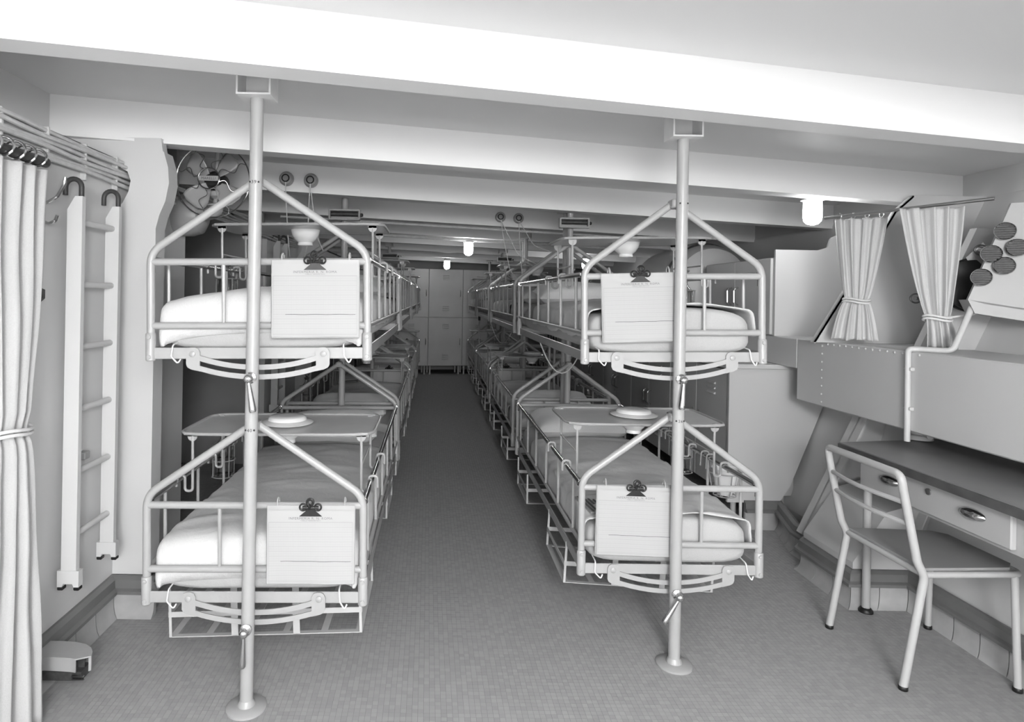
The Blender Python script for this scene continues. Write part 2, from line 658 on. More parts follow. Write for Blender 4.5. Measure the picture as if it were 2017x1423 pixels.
def knee(mb):
    # plate across the wall under a beam, with a bulging free edge and a notch for the cables
    pts = [(XL - .02, 0.17), (-1.24, 0.17), (-1.24, 1.70), (-1.225, 1.76), (-1.20, 1.82), (-1.185, 1.90), (-1.19, 1.97), (-1.21, 2.04), (-1.22, 2.10),
           (-1.66, 2.10), (-1.66, 2.0), (-1.40, 2.0), (-1.395, 1.965), (-1.365, 1.95), (-1.35, 1.91), (-1.36, 1.86), (-1.385, 1.81), (XL - .02, 1.78)]
    # triangulate by splitting into two convex-ish bands
    mb.prism(pts, fxz, 0, 0.05)


def knee_flange(mb):
    pts = [(-1.24, .17), (-1.24, 1.70), (-1.225, 1.76), (-1.20, 1.82), (-1.185, 1.90), (-1.19, 1.97), (-1.21, 2.04)]
    A = [(x, z) for x, z in pts]
    B = [(x + .006, z) for x, z in pts]
    mb.strip(A, B, fxz, -.004, .09, close=False)


for yk in (2.76, 6.35):
    kn = part('knee_bracket', 'knee', knee, 'wall', wl, (0, yk, 0), smooth=0)
    part('edge_flange', 'kneef', knee_flange, 'wall', kn, (0, 0, 0), smooth=0)

# rear bulkhead behind the camera
mb = MB().box(-2.3, 3.3, Y_BACK - .05, Y_BACK, 0, 2.4)
struct(obj('wall_back', mb.mesh('wall_back', M['wall'], 0)))
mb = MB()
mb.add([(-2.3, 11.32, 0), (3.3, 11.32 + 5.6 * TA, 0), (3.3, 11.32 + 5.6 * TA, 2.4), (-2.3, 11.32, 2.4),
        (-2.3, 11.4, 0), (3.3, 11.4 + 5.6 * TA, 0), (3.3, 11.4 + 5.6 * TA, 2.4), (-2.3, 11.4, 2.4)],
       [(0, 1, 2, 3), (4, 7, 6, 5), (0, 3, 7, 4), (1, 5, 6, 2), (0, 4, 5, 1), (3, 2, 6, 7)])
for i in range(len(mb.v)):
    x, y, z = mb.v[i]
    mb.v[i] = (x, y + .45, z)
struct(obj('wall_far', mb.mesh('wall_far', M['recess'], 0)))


# ------------------------------------------------------------------ baseboards: dark moulding over rounded cove tiles
def cove_profile():
    # (out, z): distance out from the wall face
    return [(0.0, 0.10), (0.022, 0.10), (0.022, 0.055), (0.026, 0.03), (0.036, 0.012), (0.052, 0.0), (0.0, 0.0)]


def mould_profile():
    return [(0.0, 0.17), (0.012, 0.17), (0.03, 0.158), (0.034, 0.125), (0.05, 0.118), (0.05, 0.104), (0.034, 0.10), (0.0, 0.10)]


def base_run(owner, pts, piece=0.15):
    """dark moulding along PTS (open side to the left of travel) and single cove tiles below it"""
    P = [Vector((x, y, 0)) for x, y in pts]
    n = len(P)
    offs = []
    for i in range(n):
        d1 = (P[i] - P[i - 1]).normalized() if i else None
        d2 = (P[i + 1] - P[i]).normalized() if i < n - 1 else None
        d1, d2 = d1 or d2, d2 or d1
        n1, n2 = Vector((-d1.y, d1.x, 0)), Vector((-d2.y, d2.x, 0))
        nn = (n1 + n2).normalized()
        offs.append(nn / max(0.35, nn.dot(n1)))
    pr = mould_profile()
    mb = MB()
    m_ = len(pr)
    vs = [P[i] + offs[i] * o_ + Vector((0, 0, z)) for i in range(n) for (o_, z) in pr]
    fs = []
    for i in range(n - 1):
        for k in range(m_):
            k2 = (k + 1) % m_
            fs.append((i * m_ + k, i * m_ + k2, (i + 1) * m_ + k2, (i + 1) * m_ + k))
    fs += [tuple(range(m_)), tuple((n - 1) * m_ + k for k in range(m_))]
    mb.add(vs, fs)
    root = struct(obj(owner, mb.mesh(owner, M['base'], 30)))
    cp = cove_profile()
    for i in range(n - 1):
        d = P[i + 1] - P[i]
        Ls = d.length
        d.normalize()
        q = max(1, round(Ls / piece))
        for j in range(q):
            s0, s1 = j / q, (j + 1) / q
            g = 0.0016 / Ls
            mbp = MB()
            vs = []
            for s in (s0 + g, s1 - g):
                o0 = offs[i] * (1 - s) + offs[i + 1] * s
                base = P[i].lerp(P[i + 1], s)
                vs += [base + o0 * o_ + Vector((0, 0, z)) for (o_, z) in cp]
            m2 = len(cp)
            fs = [(k, (k + 1) % m2, m2 + (k + 1) % m2, m2 + k) for k in range(m2)]
            fs += [tuple(range(m2)), tuple(range(m2, 2 * m2))]
            mbp.add(vs, fs)
            obj('cove_tile', mbp.mesh('cove_tile', M['cove'], 40), root)
    return root


# travel so that the room lies to the left of the direction of travel
base_run('baseboard_left', [(-1.2, 2.755), (XL, 2.755), (XL, 1.0)], .15)
base_run('baseboard_right', [(2.27, 1.0), (2.27, 2.95), (2.0, 2.95), (2.0, 3.32), (2.1, 3.42), (2.1, 3.55), (2.22, 3.95), (1.98, 3.95)], .13)

# ------------------------------------------------------------------ right side: raking hull plating, casing along it, frames
HULL = [(2.27, 0.0), (2.27, 0.12), (2.50, 0.85), (2.62, 1.21), (2.86, 1.72), (3.0, 2.02), (3.0, 2.3)]


def hull_x(z):
    for (x0, z0), (x1, z1) in zip(HULL, HULL[1:]):
        if z0 <= z <= z1 and z1 > z0:
            return x0 + (x1 - x0) * (z - z0) / (z1 - z0)
    return HULL[-1][0]


mb = MB()
A = HULL
B = [(x + .05, z) for x, z in HULL]
mb.strip(A, B, fxz, Y_BACK, Y_FAR + .6, close=False)
wr = struct(obj('wall_right', mb.mesh('wall_right', M['wall2'], 0)))


def hull_frame(mb):
    # raking web with a narrow face flange, from the floor up to the casing and on to the deckhead
    lo = [(2.03, .16), (2.36, .86), (2.6, .86), (2.25, .12)]
    mb.prism(lo, fxz, 0, 0.012)
    mb.strip([(2.03, .16), (2.36, .86)], [(2.04, .155), (2.37, .855)], fxz, -.05, 0.06, close=False)
    up = [(2.07, 1.21), (2.43, 1.81), (2.50, 1.93), (2.60, 2.02), (3.0, 2.02), (2.86, 1.72), (2.62, 1.21)]
    mb.prism(up, fxz, 0, 0.012)
    mb.strip([(2.07, 1.21), (2.43, 1.81), (2.50, 1.93), (2.60, 2.02)], [(2.08, 1.205), (2.44, 1.805), (2.51, 1.925), (2.605, 2.01)], fxz, 0, 0.03, close=False)


for yf in (3.40,):
    part('frame_rib', 'frame_rib', hull_frame, 'wall2', wr, (0, yf, 0), smooth=0)
# bulging foot of the frame by the desk
mb = MB()
mb.prism([(2.0, 0.0), (2.0, 0.20), (2.16, 0.44), (2.36, 0.50), (2.40, 0.0)], fxz, 2.95, 3.34)
obj('frame_foot', mb.mesh('frame_foot', M['wall2'], 0), wr)
# second frame face set back in the upper window bay and a raking box edge
mb = MB()
mb.prism([(2.35, 1.21), (2.62, 1.80), (2.9, 1.80), (2.62, 1.21)], fxz, 3.02, 3.06)
obj('bay_jamb', mb.mesh('bay_jamb', M['wall2'], 0), wr)
# casing (long sheet-metal duct) along the side
mb = MB()
mb.cbox(2.18, 2.60, Y_BACK, 3.74, .845, 1.21, .006)
casing = struct(obj('trim_1', mb.mesh('trim_1', M['wall2'], 0)))
casing['label'] = 'long grey sheet-metal casing along the ship side above the desk'


def rivet(mb):
    mb.lathe([(0.007, 0), (0.006, .003), (0.003, .005), (0.0, .0055)], 8, Matrix.Rotation(-PI / 2, 4, 'Y'))


for i in range(8):
    part('rivet', 'rivet', rivet, 'wall2', casing, (2.18, 3.50, .87 + i * .045))
for i in range(14):
    part('rivet', 'rivet', rivet, 'wall2', casing, (2.181, 3.45 - i * .05, 1.197))
mb = MB()
mb.cbox(2.18, 2.60, 3.742, 11.4, 1.03, 1.21, .006)
struct(obj('trim_2', mb.mesh('trim_2', M['wall2'], 0)))
mb = MB()
mb.prism([(1.875, .155), (2.20, .155), (2.27, .26), (2.52, .9), (2.52, 1.0), (1.875, 1.0)], fxz, 3.945, 3.965)
struct(obj('trim_3', mb.mesh('trim_3', M['wall2'], 0)))
mb = MB().cbox(1.85, 2.5, 3.93, 10.7, 1.0, 1.03, .005)
struct(obj('trim_4', mb.mesh('trim_4', M['wall2'], 0)))
# transverse plate above the casing, with rounded upper corner
mb = MB()
mb.prism([(2.17, 1.21), (2.60, 1.21), (2.86, 1.72), (2.9, 1.86), (2.56, 1.86), (2.52, 1.84), (2.50, 1.78), (2.44, 1.76), (2.17, 1.76)], fxz, 3.975, 3.99)
struct(obj('trim_5', mb.mesh('trim_5', M['wall2'], 0)))


# ------------------------------------------------------------------ lockers
def louver_mb(mb):
    for i in range(3):
        z = -.034 + i * .034
        mb.add([(-.058, 0, z), (.058, 0, z), (.058, -.014, z - .012), (-.058, -.014, z - .012), (-.058, 0, z - .016), (.058, 0, z - .016)],
               [(0, 1, 2, 3), (3, 2, 5, 4), (0, 3, 4), (1, 5, 2)])


def handle_mb(mb):
    mb.tube(rounded([(0, 0, -.062), (0, -.03, -.05), (0, -.03, .05), (0, 0, .062)], .022, 5), .0065, 8)


def keyhole_mb(mb):
    mb.lathe([(.009, 0), (.009, .004), (.0, .004)], 10, Matrix.Rotation(PI / 2, 4, 'X'))


def locker(label, group, loc, rotz, w, h, d, doors, tiers, legs, mat, louv=True, edge='locker_edge'):
    """front faces local -Y; local x from 0 to w, z from 0"""
    t = thing('locker', label, 'locker', loc, (0, 0, rotz), group)
    part('body', None, lambda mb: mb.cbox(0, w, 0.012, d, legs, legs + h, .004), edge, t, smooth=0)
    dw, dh = w / doors, h / tiers
    for i in range(doors):
        for j in range(tiers):
            key = ('door', round(dw, 3), round(dh, 3), mat)
            dr = part('door', key, lambda mb: mb.cbox(.003, dw - .003, -.006, .012, .005, dh - .005, .003), mat, t, (i * dw, 0, legs + j * dh), smooth=0)
            hx = dw - .05 if (i % 2 == 0) else .05
            part('handle', 'lock_handle', handle_mb, 'chrome', dr, (hx, -.006, dh * .5))
            part('keyhole', 'keyhole', keyhole_mb, 'steel', dr, (hx, -.006, dh * .5 - .1))
            if louv:
                for zz in (dh * .83, dh * .2) if dh > .4 else (dh * .8,):
                    part('louver', 'louver', louver_mb, mat, dr, (dw * .5, -.006, zz), smooth=0)
    if legs > .03:
        for lx in (.05, w - .05):
            for ly in (.06, d - .05):
                part('leg', ('lleg', round(legs, 3)), lambda mb: mb.lathe([(.016, 0), (.018, legs + .004)], 10), edge, t, (lx, ly, 0))
    return t


# low lockers facing the aisle along the right side (front at X = 1.89)
NL = 7
words = ['nearest', 'second', 'third', 'fourth', 'fifth', 'sixth', 'last']
for i in range(NL):
    y0 = 3.975 + i * .975
    locker(f'low dark grey double locker, {words[i]} along the ship side', 'low lockers along the ship side', (1.89, y0 + .965, 0), -PI / 2, .965, .80, .42, 2, 1, .19, 'locker')
# upper lockers standing on the casing
for i in range(1):
    locker('small upper locker standing on the casing beside the porthole bay', 'upper lockers on the casing', (2.16, 4.0 + .95, 1.212), -PI / 2, .95, .50, .36, 2, 1, 0.0, 'locker', False)
# tall lockers across the far end
fw = ['first', 'second', 'third', 'fourth', 'fifth', 'sixth']
for i in range(5):
    x = -1.345 + i * .625
    y = 11.42 + (x - .2) * TA
    locker(f'tall two-tier grey locker against the far bulkhead, {fw[i]} from the left wall', 'tall lockers across the far end', (x, y, 0), ANG, .633, 1.77, .40, 1, 2, .16, 'locker_far', True, 'locker_far')

# ------------------------------------------------------------------ bunks
Z_LOW, Z_UP = 0.328, 1.190


def bed_parts(t, S, W, L, near):
    """tubular bunk; local origin: middle of the foot frame at the underside of its rail"""
    hw = W / 2 - .0125
    R = .014

    def arch(mb):
        pts = [(-hw, 0, -.004), (-hw, 0, .378), (.010, 0, .642)]
        p1 = rounded(pts, .085, 8)
        mb.tube(p1, R, 12)
        mb.tube([Vector((-p.x, p.y, p.z)) for p in p1], R, 12)

    for (nm, y) in (('foot_frame', 0), ('head_frame', L)):
        part(nm, (S, 'arch'), arch, 'enamel', t, (0, y, 0))
        for z, rr in ((.343, .013), (.117, .0125)):
            part('cross_rail', (S, 'cross', z), lambda mb: mb.tube([(-hw, 0, 0), (hw, 0, 0)], rr, 12), 'enamel', t, (0, y, z))
        for s in (-1, 1):
            part('baluster', 'bal_end', lambda mb: mb.tube([(0, 0, 0), (0, 0, .226)], .007, 8), 'enamel', t, (s * .125, y, .117))
            part('corner_bracket', 'corner', corner_mb, 'enamel', t, (s * hw, y + (-.002 if y == 0 else .002), 0), (0, 0, 0 if y == 0 else PI))
        part('end_rail', (S, 'erail'), lambda mb: (mb.cbox(-hw, hw, -.006, .0, 0, .04, .002), mb.box(-hw, hw, 0, .03, .0, .004)), 'enamel', t, (0, y - .002 if y == 0 else y + .002, 0), (0, 0, 0 if y == 0 else PI), smooth=0)
    for s in (-1, 1):
        part('side_rail', (S, 'srail'), lambda mb: mb.cbox(-.003, .003, .012, L - .012, 0, .042, .002), 'enamel', t, (s * (hw - .002), 0, 0), smooth=0)
        part('hand_rail', (S, 'hrail'), lambda mb: mb.tube([(0, .02, 0), (0, L - .02, 0)], .011, 12), 'chrome', t, (s * hw, 0, .352), label='polished chrome hand rail')
        part('guard_rail', (S, 'grail'), lambda mb: mb.tube([(0, .012, 0), (0, L - .012, 0)], .009, 10), 'enamel', t, (s * hw, 0, .117))
        n = 6
        for i in range(n):
            y = .15 + (L - .30) * i / (n - 1)
            part('baluster', 'bal_side', lambda mb: mb.tube([(0, 0, 0), (0, 0, .234)], .0065, 8), 'enamel', t, (s * hw, y, .117))
        for y in (.028, L - .028):
            part('latch', 'latch', lambda mb: (mb.tube([(0, 0, .018), (0, 0, -.045)], .0045, 8), mb.lathe([(.014, -.006), (.015, 0), (.014, .006)], 12, Matrix.Translation((0, 0, 0)) @ Matrix.Rotation(PI / 2, 4, 'X'))), 'chrome', t, (s * hw, y, .350))

    def quad(mb):
        # slotted tilting quadrant, an arc about the hanging point
        C = (0, .639)
        n = 18

        def arc(r_, h0):
            out = []
            for i in range(n + 1):
                a = -h0 + 2 * h0 * i / n
                out.append((C[0] + r_ * math.sin(a), C[1] - r_ * math.cos(a)))
            return out
        hA = math.asin(.215 / .68)
        mb.strip(arc(.659, hA), arc(.677, hA), fxz, 0, .005, close=False)
        mb.strip(arc(.693, hA), arc(.711, hA), fxz, 0, .005, close=False)
        for s in (-1, 1):
            x0, x1 = .204, .252
            poly = [(s * x0, -.043), (s * (x1 - .018), -.036), (s * (x1 - .005), -.029), (s * x1, -.018), (s * x1, .024), (s * (x1 - .006), .036), (s * (x1 - .016), .041), (s * (x0 + .016), .041), (s * (x0 + .006), .036), (s * x0, .024)]
            mb.prism(poly, fxz, -.0005, .0055)
            mb.lathe([(.011, -.001), (.011, .003), (.007, .0055), (0, .006)], 12, Matrix.Translation((s * (x0 + .026), 0, .018)) @ Matrix.Rotation(PI / 2, 4, 'X'))
    for y in (0, L):
        part('pivot_block', 'pivblk', lambda mb: mb.cbox(-.02, .02, -.05, .012, .612, .648, .006), 'enamel', t, (0, y, 0), (0, 0, 0 if y == 0 else PI))
    part('tilt_quadrant', 'quad', quad, 'enamel', t, (0, -.0165, 0))
    if near:
        for s, ph in ((-1, .3), (1, -.2)):
            def cord(mb, s=s, ph=ph):
                x = s * .3
                mb.tube(rounded([(x, .05, .055), (x, -.012, .05), (x + s * .004, -.018, .01), (x + .02, -.02, -.015), (x + .028, -.014, .0)], .012, 4), .0028, 6)
            part('tie_cord', None, cord, 'cord', t)


def corner_mb(mb):
    mb.tube([(0, 0, -.008), (0, 0, -.004), (0, 0, .088), (0, 0, .092)], [.014, .0175, .0175, .015], 14)
    for z in (.008, .078):
        mb.lathe([(.008, 0), (.007, .003), (0, .004)], 10, Matrix.Translation((0, -.016, z)) @ Matrix.Rotation(PI / 2, 4, 'X'))


def loft(mb, w, l, h, ny=26, nx=32, ex=6.0, ez=4.0, endp=26.0, dome=.0, nz=.004, nscale=5.0, seed=0.0):
    """soft box: superellipse sections along y from 0 to l, base at z = 0"""
    vs, fs = [], []
    for j in range(ny + 1):
        q = j / ny
        yy = (1 - math.cos(q * PI)) / 2
        u = 2 * yy - 1
        sc = max(0.0, 1 - abs(u) ** endp) ** (1 / endp) if abs(u) < 1 else 0
        sc = max(sc, .80)
        for i in range(nx):
            a = 2 * PI * i / nx
            ca, sa = math.cos(a), math.sin(a)
            x = (abs(ca) ** (2 / ex)) * (1 if ca >= 0 else -1) * w / 2
            z = (abs(sa) ** (2 / ez)) * (1 if sa >= 0 else -1) * h / 2
            x *= .3 + .7 * sc
            zz = h / 2 + z * sc
            if sa > 0:
                zz += dome * (1 - (2 * x / w) ** 2) * sc * sa
            p = Vector((x, yy * l, zz))
            d = noise.noise_vector(p * nscale + Vector((seed, seed * 1.7, 0))) * nz
            vs.append(p + d)
    for j in range(ny):
        for i in range(nx):
            i2 = (i + 1) % nx
            fs.append((j * nx + i, j * nx + i2, (j + 1) * nx + i2, (j + 1) * nx + i))
    fs.append(tuple(range(nx))[::-1])
    fs.append(tuple(ny * nx + i for i in range(nx)))
    mb.add(vs, fs)


MAT_W_OFF, MAT_H = .075, .168


def coverlet_mb(mb, w, y0, y1, seed, droop=.085, wrap=False, dome=.022):
    """cloth laid over the mattress: top, rounded shoulders, short sides and, if WRAP, turned down over the foot end"""
    hw = w / 2 + .004
    top = MAT_H + .006
    prof = [(-hw - .004, top - .03 - droop), (-hw - .003, top - .08), (-hw, top - .05)]
    for k in range(5):
        a = PI - k / 4 * PI / 2
        prof.append((-hw + .03 + .03 * math.cos(a), top - .03 + .03 * math.sin(a)))
    nx_ = 15
    for k in range(1, nx_):
        x = -hw + .03 + (2 * hw - .06) * k / nx_
        prof.append((x, top + dome * (1 - (x / hw) ** 2)))
    prof += [(-x, z) for x, z in prof[:8][::-1]]
    m_ = len(prof)
    ny = 60
    rows = []
    if wrap:
        rows += [(y0 - .004, .150), (y0 - .008, .11), (y0 - .008, .07), (y0 - .004, .035), (y0 + .008, .014), (y0 + .03, .004)]
    rows += [(y0 + (.06 if wrap else 0) + (y1 - y0 - (.06 if wrap else 0)) * j / ny, 0.0) for j in range(ny + 1)]
    vs, fs = [], []
    for j, (y, dr_) in enumerate(rows):
        for k, (x, z) in enumerate(prof):
            wr_ = noise.noise(Vector((x * 1.6 + seed, y * 6.5 + x * 1.2, seed))) * .014
            wr_ += max(0, noise.noise(Vector((x * 3 + seed * 3, y * 17 - x * 5, 2.0)))) * .016
            zz = z + abs(wr_) * (1 if dr_ == 0 else .2)
            xx = x
            if k <= 2 or k >= m_ - 3:
                f = noise.noise(Vector((seed, y * 7, k * .1)))
                if k in (0, m_ - 1):
                    zz += f * .022
                xx += (1 if x > 0 else -1) * abs(noise.noise(Vector((y * 16, seed, 1)))) * .006
            if dr_:
                zz = max(.012 + .3 * max(0, z - top + .12) * .2, zz - dr_)
                xx *= 1 - .05 * min(1, dr_ / .1) * (abs(x) / hw) ** 6
            vs.append((xx, y, zz))
    for j in range(len(rows) - 1):
        for k in range(m_ - 1):
            fs.append((j * m_ + k, j * m_ + k + 1, (j + 1) * m_ + k + 1, (j + 1) * m_ + k))
    mb.add(vs, fs)


def solid(o, th):
    md = o.modifiers.new('thickness', 'SOLIDIFY')
    md.thickness = th
    md.offset = 1.0
    return o


def pillow_mb(mb, w, d, h, seed):
    vs, fs = [], []
    n = 20
    for side in (1, -1):
        for j in range(n + 1):
            for i in range(n + 1):
                u, v = 2 * i / n - 1, 2 * j / n - 1
                e = (1 - abs(u) ** 4) * (1 - abs(v) ** 4)
                th = h / 2 * max(0, e) ** .5
                pinch = 1 - .06 * (1 - abs(u)) * 0 - .05 * (abs(u) * (1 - abs(v)) + abs(v) * (1 - abs(u)))
                p = Vector((u * w / 2 * pinch, v * d / 2 * pinch, side * th))
                p.z += noise.noise(p * 6 + Vector((seed, 0, side))) * .012 * e
                vs.append(p)
    m_ = (n + 1) ** 2
    for sd in (0, 1):
        for j in range(n):
            for i in range(n):
                a = sd * m_ + j * (n + 1) + i
                fs.append((a, a + 1, a + n + 2, a + n + 1))
    mb.add(vs, fs)


def tray_parts(t, W):
    """bed tray hung on the hand rails; origin: centre of the tray top"""
    tw, td = W - .02, .42
    n = 64

    def outline(w, d, rr):
        pts = []
        for k in range(n):
            a = 2 * PI * k / n
            ca, sa = math.cos(a), math.sin(a)
            s = 1 / (abs(ca / (w / 2)) ** 9 + abs(sa / (d / 2)) ** 9) ** (1 / 9)
            pts.append((ca * s, sa * s))
        return pts

    def plate(mb):
        out = outline(tw, td, .05)
        inn_ = [(.071 * math.cos(2 * PI * k / n), .071 * math.sin(2 * PI * k / n)) for k in range(n)]
        mb.strip(out, inn_, fxy, -.004, .0)
    part('tray_top', ('tray', W), plate, 'tray', t, smooth=30)
    part('rim', ('trim', W), lambda mb: mb.tube([(x, y, .001) for x, y in outline(tw, td, .05)], .0065, 8, closed=True), 'enamel', t)

    def leg(mb):
        # lug, straight wire, then a crook over the hand rail (rail lies towards +x)
        mb.tube(rounded([(0, 0, -.012), (0, 0, -.232), (.030, 0, -.232), (.030, 0, -.170), (.064, 0, -.170), (.064, 0, -.215)], .0148, 7), .0055, 8)
        mb.lathe([(.019, -.004), (.019, .004)], 16, Matrix.Translation((0, 0, -.014)) @ Matrix.Rotation(PI / 2, 4, 'X'))
        mb.box(-.019, .019, -.004, .004, -.014, -.002)
    hw = W / 2 - .0125
    for s in (-1, 1):
        for y in (-.175, .175):
            part('hanger_leg', 'hanger', leg, 'enamel', t, (s * (hw - .047), y, 0), (0, 0, 0 if s > 0 else PI))
        part('stretcher', 'tray_stretch', lambda mb: mb.tube([(0, -.175, 0), (0, .175, 0)], .004, 6), 'enamel', t, (s * (hw - .047), 0, -.13))


def bowl_mb(mb):
    mb.lathe([(.0, -.066), (.030, -.066), (.033, -.078), (.036, -.078), (.034, -.064), (.05, -.05), (.062, -.03), (.068, -.008), (.07, .002), (.082, .003), (.082, .006), (.066, .006), (.06, -.02), (.045, -.046), (0, -.055)], 32)


def plate_mb(mb):
    mb.lathe([(.108, 0.0), (.110, .003), (.100, .008), (.082, .013), (.078, .024), (.07, .029), (.035, .031), (0.0, .0305)], 40)


def clip_parts(t, W_, H_):
    """butterfly spring clip at the top of a chart board"""
    def jaw(mb):
        mb.prism([(-.040, -.027), (.040, -.027), (.028, -.017), (.018, -.009), (.017, .006), (-.017, .006), (-.018, -.009), (-.028, -.017)], fxz, -.010, -.006)
        mb.tube([(-.028, -.009, .003), (.028, -.009, .003)], .007, 8)
        mb.tube([(-.006, -.012, 0), (-.001, -.02, .012), (.0, -.022, .018)], .005, 8)
    part('jaw', 'clip_jaw', jaw, 'dark', t, (0, 0, H_))

    def ear(mb):
        pts = [(.0115 * math.cos(a), -.012, .0115 * math.sin(a)) for a in [i * 2 * PI / 14 for i in range(14)]]
        mb.tube(pts, .0035, 6, closed=True)
    for s in (-1, 1):
        part('wing', 'clip_ear', ear, 'dark', t, (s * .026, 0, H_ + .006))
    part('ring', 'clip_ring', lambda mb: mb.tube([(.0105 * math.cos(a), -.018, .0105 * math.sin(a)) for a in [i * 2 * PI / 14 for i in range(14)]], .0055, 6, closed=True), 'dark', t, (0, 0, H_ + .025))


def chart_board(label, loc, rot=(0, 0, 0), detail=True):
    """origin: middle of the board's top edge"""
    t = thing('chart_board', label, 'clipboard', loc, rot, 'temperature charts on the bunk foot rails')
    w, h = .310, .276
    part('board', 'cb_board', lambda mb: mb.cbox(-w / 2, w / 2, -.005, .001, -h, 0, .003), 'board', t, smooth=0)

    def sheet(mb):
        nx_, nz_ = 12, 12
        vs, fs = [], []
        for j in range(nz_ + 1):
            for i in range(nx_ + 1):
                x = -w / 2 + .004 + (w - .008) * i / nx_
                z = -.126 + .252 * j / nz_
                q = 1 - j / nz_
                vs.append((x, -.0008 - .0045 * q * q * (1 + math.sin(x * 24)) * .8, z))
        for j in range(nz_):
            for i in range(nx_):
                a = j * (nx_ + 1) + i
                fs.append((a, a + 1, a + nx_ + 2, a + nx_ + 1))
        mb.add(vs, fs)
    for dz in (0, 1):
        sh = part('paper_sheet', 'cb_sheet', sheet, 'chart', t, (0, -.006 - .001 * dz, -.144 + .001 * dz))
    if detail:
        hd = obj('heading', text_mesh('chart_head', 'INFERMERIA R. N. ROMA', .152, 'ink', .0085), sh, (0, -.0016, .0985))
        sb = obj('subheading', text_mesh('chart_sub', 'TABELLA TERMOMETRICA', .07, 'ink', .0036), sh, (0, -.0018, .0905))
        def pen(mb):
            n_ = 14
            A_, B_ = [], []
            for i in range(n_ + 1):
                x = -.104 + .245 * i / n_
                z = -.051 + .0006 * math.sin(i * 1.3)
                A_.append((x, z)); B_.append((x, z + .0013))
            vs = []
            for (x, z) in A_ + B_:
                q = 1 - (z + .12) / .24
                vs.append((x, -.0014 - .0045 * q * q * (1 + math.sin(x * 24)) * .8, z))
            mb.add(vs, [(i, i + 1, n_ + 2 + i, n_ + 1 + i) for i in range(n_)])
        part('temperature_line', 'cb_pen', pen, 'ink_dark', sh)
    clip_parts(t, w, -.0105)
    for s in (-1, 1):
        part('hook', 'cb_hook', lambda mb: mb.tube(rounded([(0, -.002, -.02), (0, -.002, .012), (0, .012, .026), (0, .028, .012), (0, .028, .002)], .012, 5), .003, 6), 'enamel', t, (s * .118, 0, 0))
    return t


def rack_parts(t, W):
    """flat-bar rack under a bunk; origin: middle of its bottom at the near end"""
    w, l, h = W - .07, .42, .183
    b_ = .0125

    def bottom(mb):
        mb.box(-w / 2, w / 2, 0, .02, 0, .003)
        mb.box(-w / 2, w / 2, l - .02, l, 0, .003)
        mb.box(-w / 2, -w / 2 + .025, .02, l - .02, 0, .003)
        mb.box(w / 2 - .025, w / 2, .02, l - .02, 0, .003)
    part('bottom_frame', ('rkb', W), bottom, 'enamel_flat', t, smooth=0)
    for i in range(4):
        x = -w / 2 + w * (i + 1) / 5
        part('slat', 'rks', lambda mb: mb.box(-b_, b_, .02, l - .02, .0, .003), 'enamel_flat', t, (x, 0, 0), smooth=0)
    for s in (-1, 1):
        for y in (0, l - .003):
            part('upright', 'rku', lambda mb: mb.box(-.005, .005, 0, .003, 0, h), 'enamel_flat', t, (s * (w / 2 - .005), y, 0), smooth=0)
        part('stay', 'rkst', lambda mb: mb.box(-b_, b_, 0, .003, 0, h), 'enamel_flat', t, (s * w * .16, 0, 0), smooth=0)
        part('side_strip', 'rkss', lambda mb: mb.box(-.0015, .0015, 0, l, 0, .02), 'enamel_flat', t, (s * w / 2, 0, .075), smooth=0)
    for y in (0.001, l - .004):
        part('end_strip', ('rkes', W), lambda mb: mb.box(-w / 2, w / 2, 0, .002, 0, .02), 'enamel_flat', t, (0, y, .075), smooth=0)


def carafe(label, loc, s=1.0):
    t = thing('water_carafe', label, 'carafe', loc, (0, 0, 0), 'water carafes at the bunk sides')
    part('bottle', 'carafe_b', lambda mb: mb.lathe([(0, 0), (.046, 0), (.05, .01), (.05, .13), (.045, .155), (.022, .185), (.017, .20), (.017, .225), (.023, .23), (.023, .234), (.013, .234), (.013, .2), (.018, .185), (.04, .155), (.045, .13), (.045, .012), (0, .008)], 24), 'glass', t)
    part('stopper', 'carafe_s', lambda mb: mb.lathe([(0, .215), (.011, .215), (.012, .238), (.008, .246), (.022, .262), (.026, .27), (.022, .277), (0, .279)], 20), 'glass', t)
    return t


def holder(label, loc, side):
    """wire bottle holder crooked over the outer hand rail; origin on the rail; ring hangs towards SIDE"""
    t = thing('bottle_holder', label, 'wire holder', loc, (0, 0, 0), 'wire bottle holders on the outer rails')
    cx = side * .085

    def ring(mb, r_=.058):
        mb.tube([(r_ * math.cos(a), r_ * math.sin(a), 0) for a in [i * 2 * PI / 24 for i in range(24)]], .003, 6, closed=True)
    for z in (-.05, -.13, -.215):
        part('ring', 'hold_ring', ring, 'enamel', t, (cx, 0, z))
    for k in range(4):
        a = PI / 4 + k * PI / 2
        part('upright_wire', 'hold_wire', lambda mb: mb.tube([(0, 0, -.05), (0, 0, -.215)], .003, 6), 'enamel', t, (cx + .058 * math.cos(a), .058 * math.sin(a), 0))
    part('base_wire', 'hold_base', lambda mb: (mb.tube([(-.058, 0, 0), (.058, 0, 0)], .003, 6), mb.tube([(0, -.058, 0), (0, .058, 0)], .003, 6)), 'enamel', t, (cx, 0, -.215))
    for y in (-.03, .03):
        part('crook', ('crook', side), lambda mb: mb.tube(rounded([(-side * .018, 0, -.03), (-side * .018, 0, .016), (side * .02, 0, .016), (side * .028, 0, -.05)], .014, 5), .004, 6), 'enamel', t, (0, y, 0))
    return t


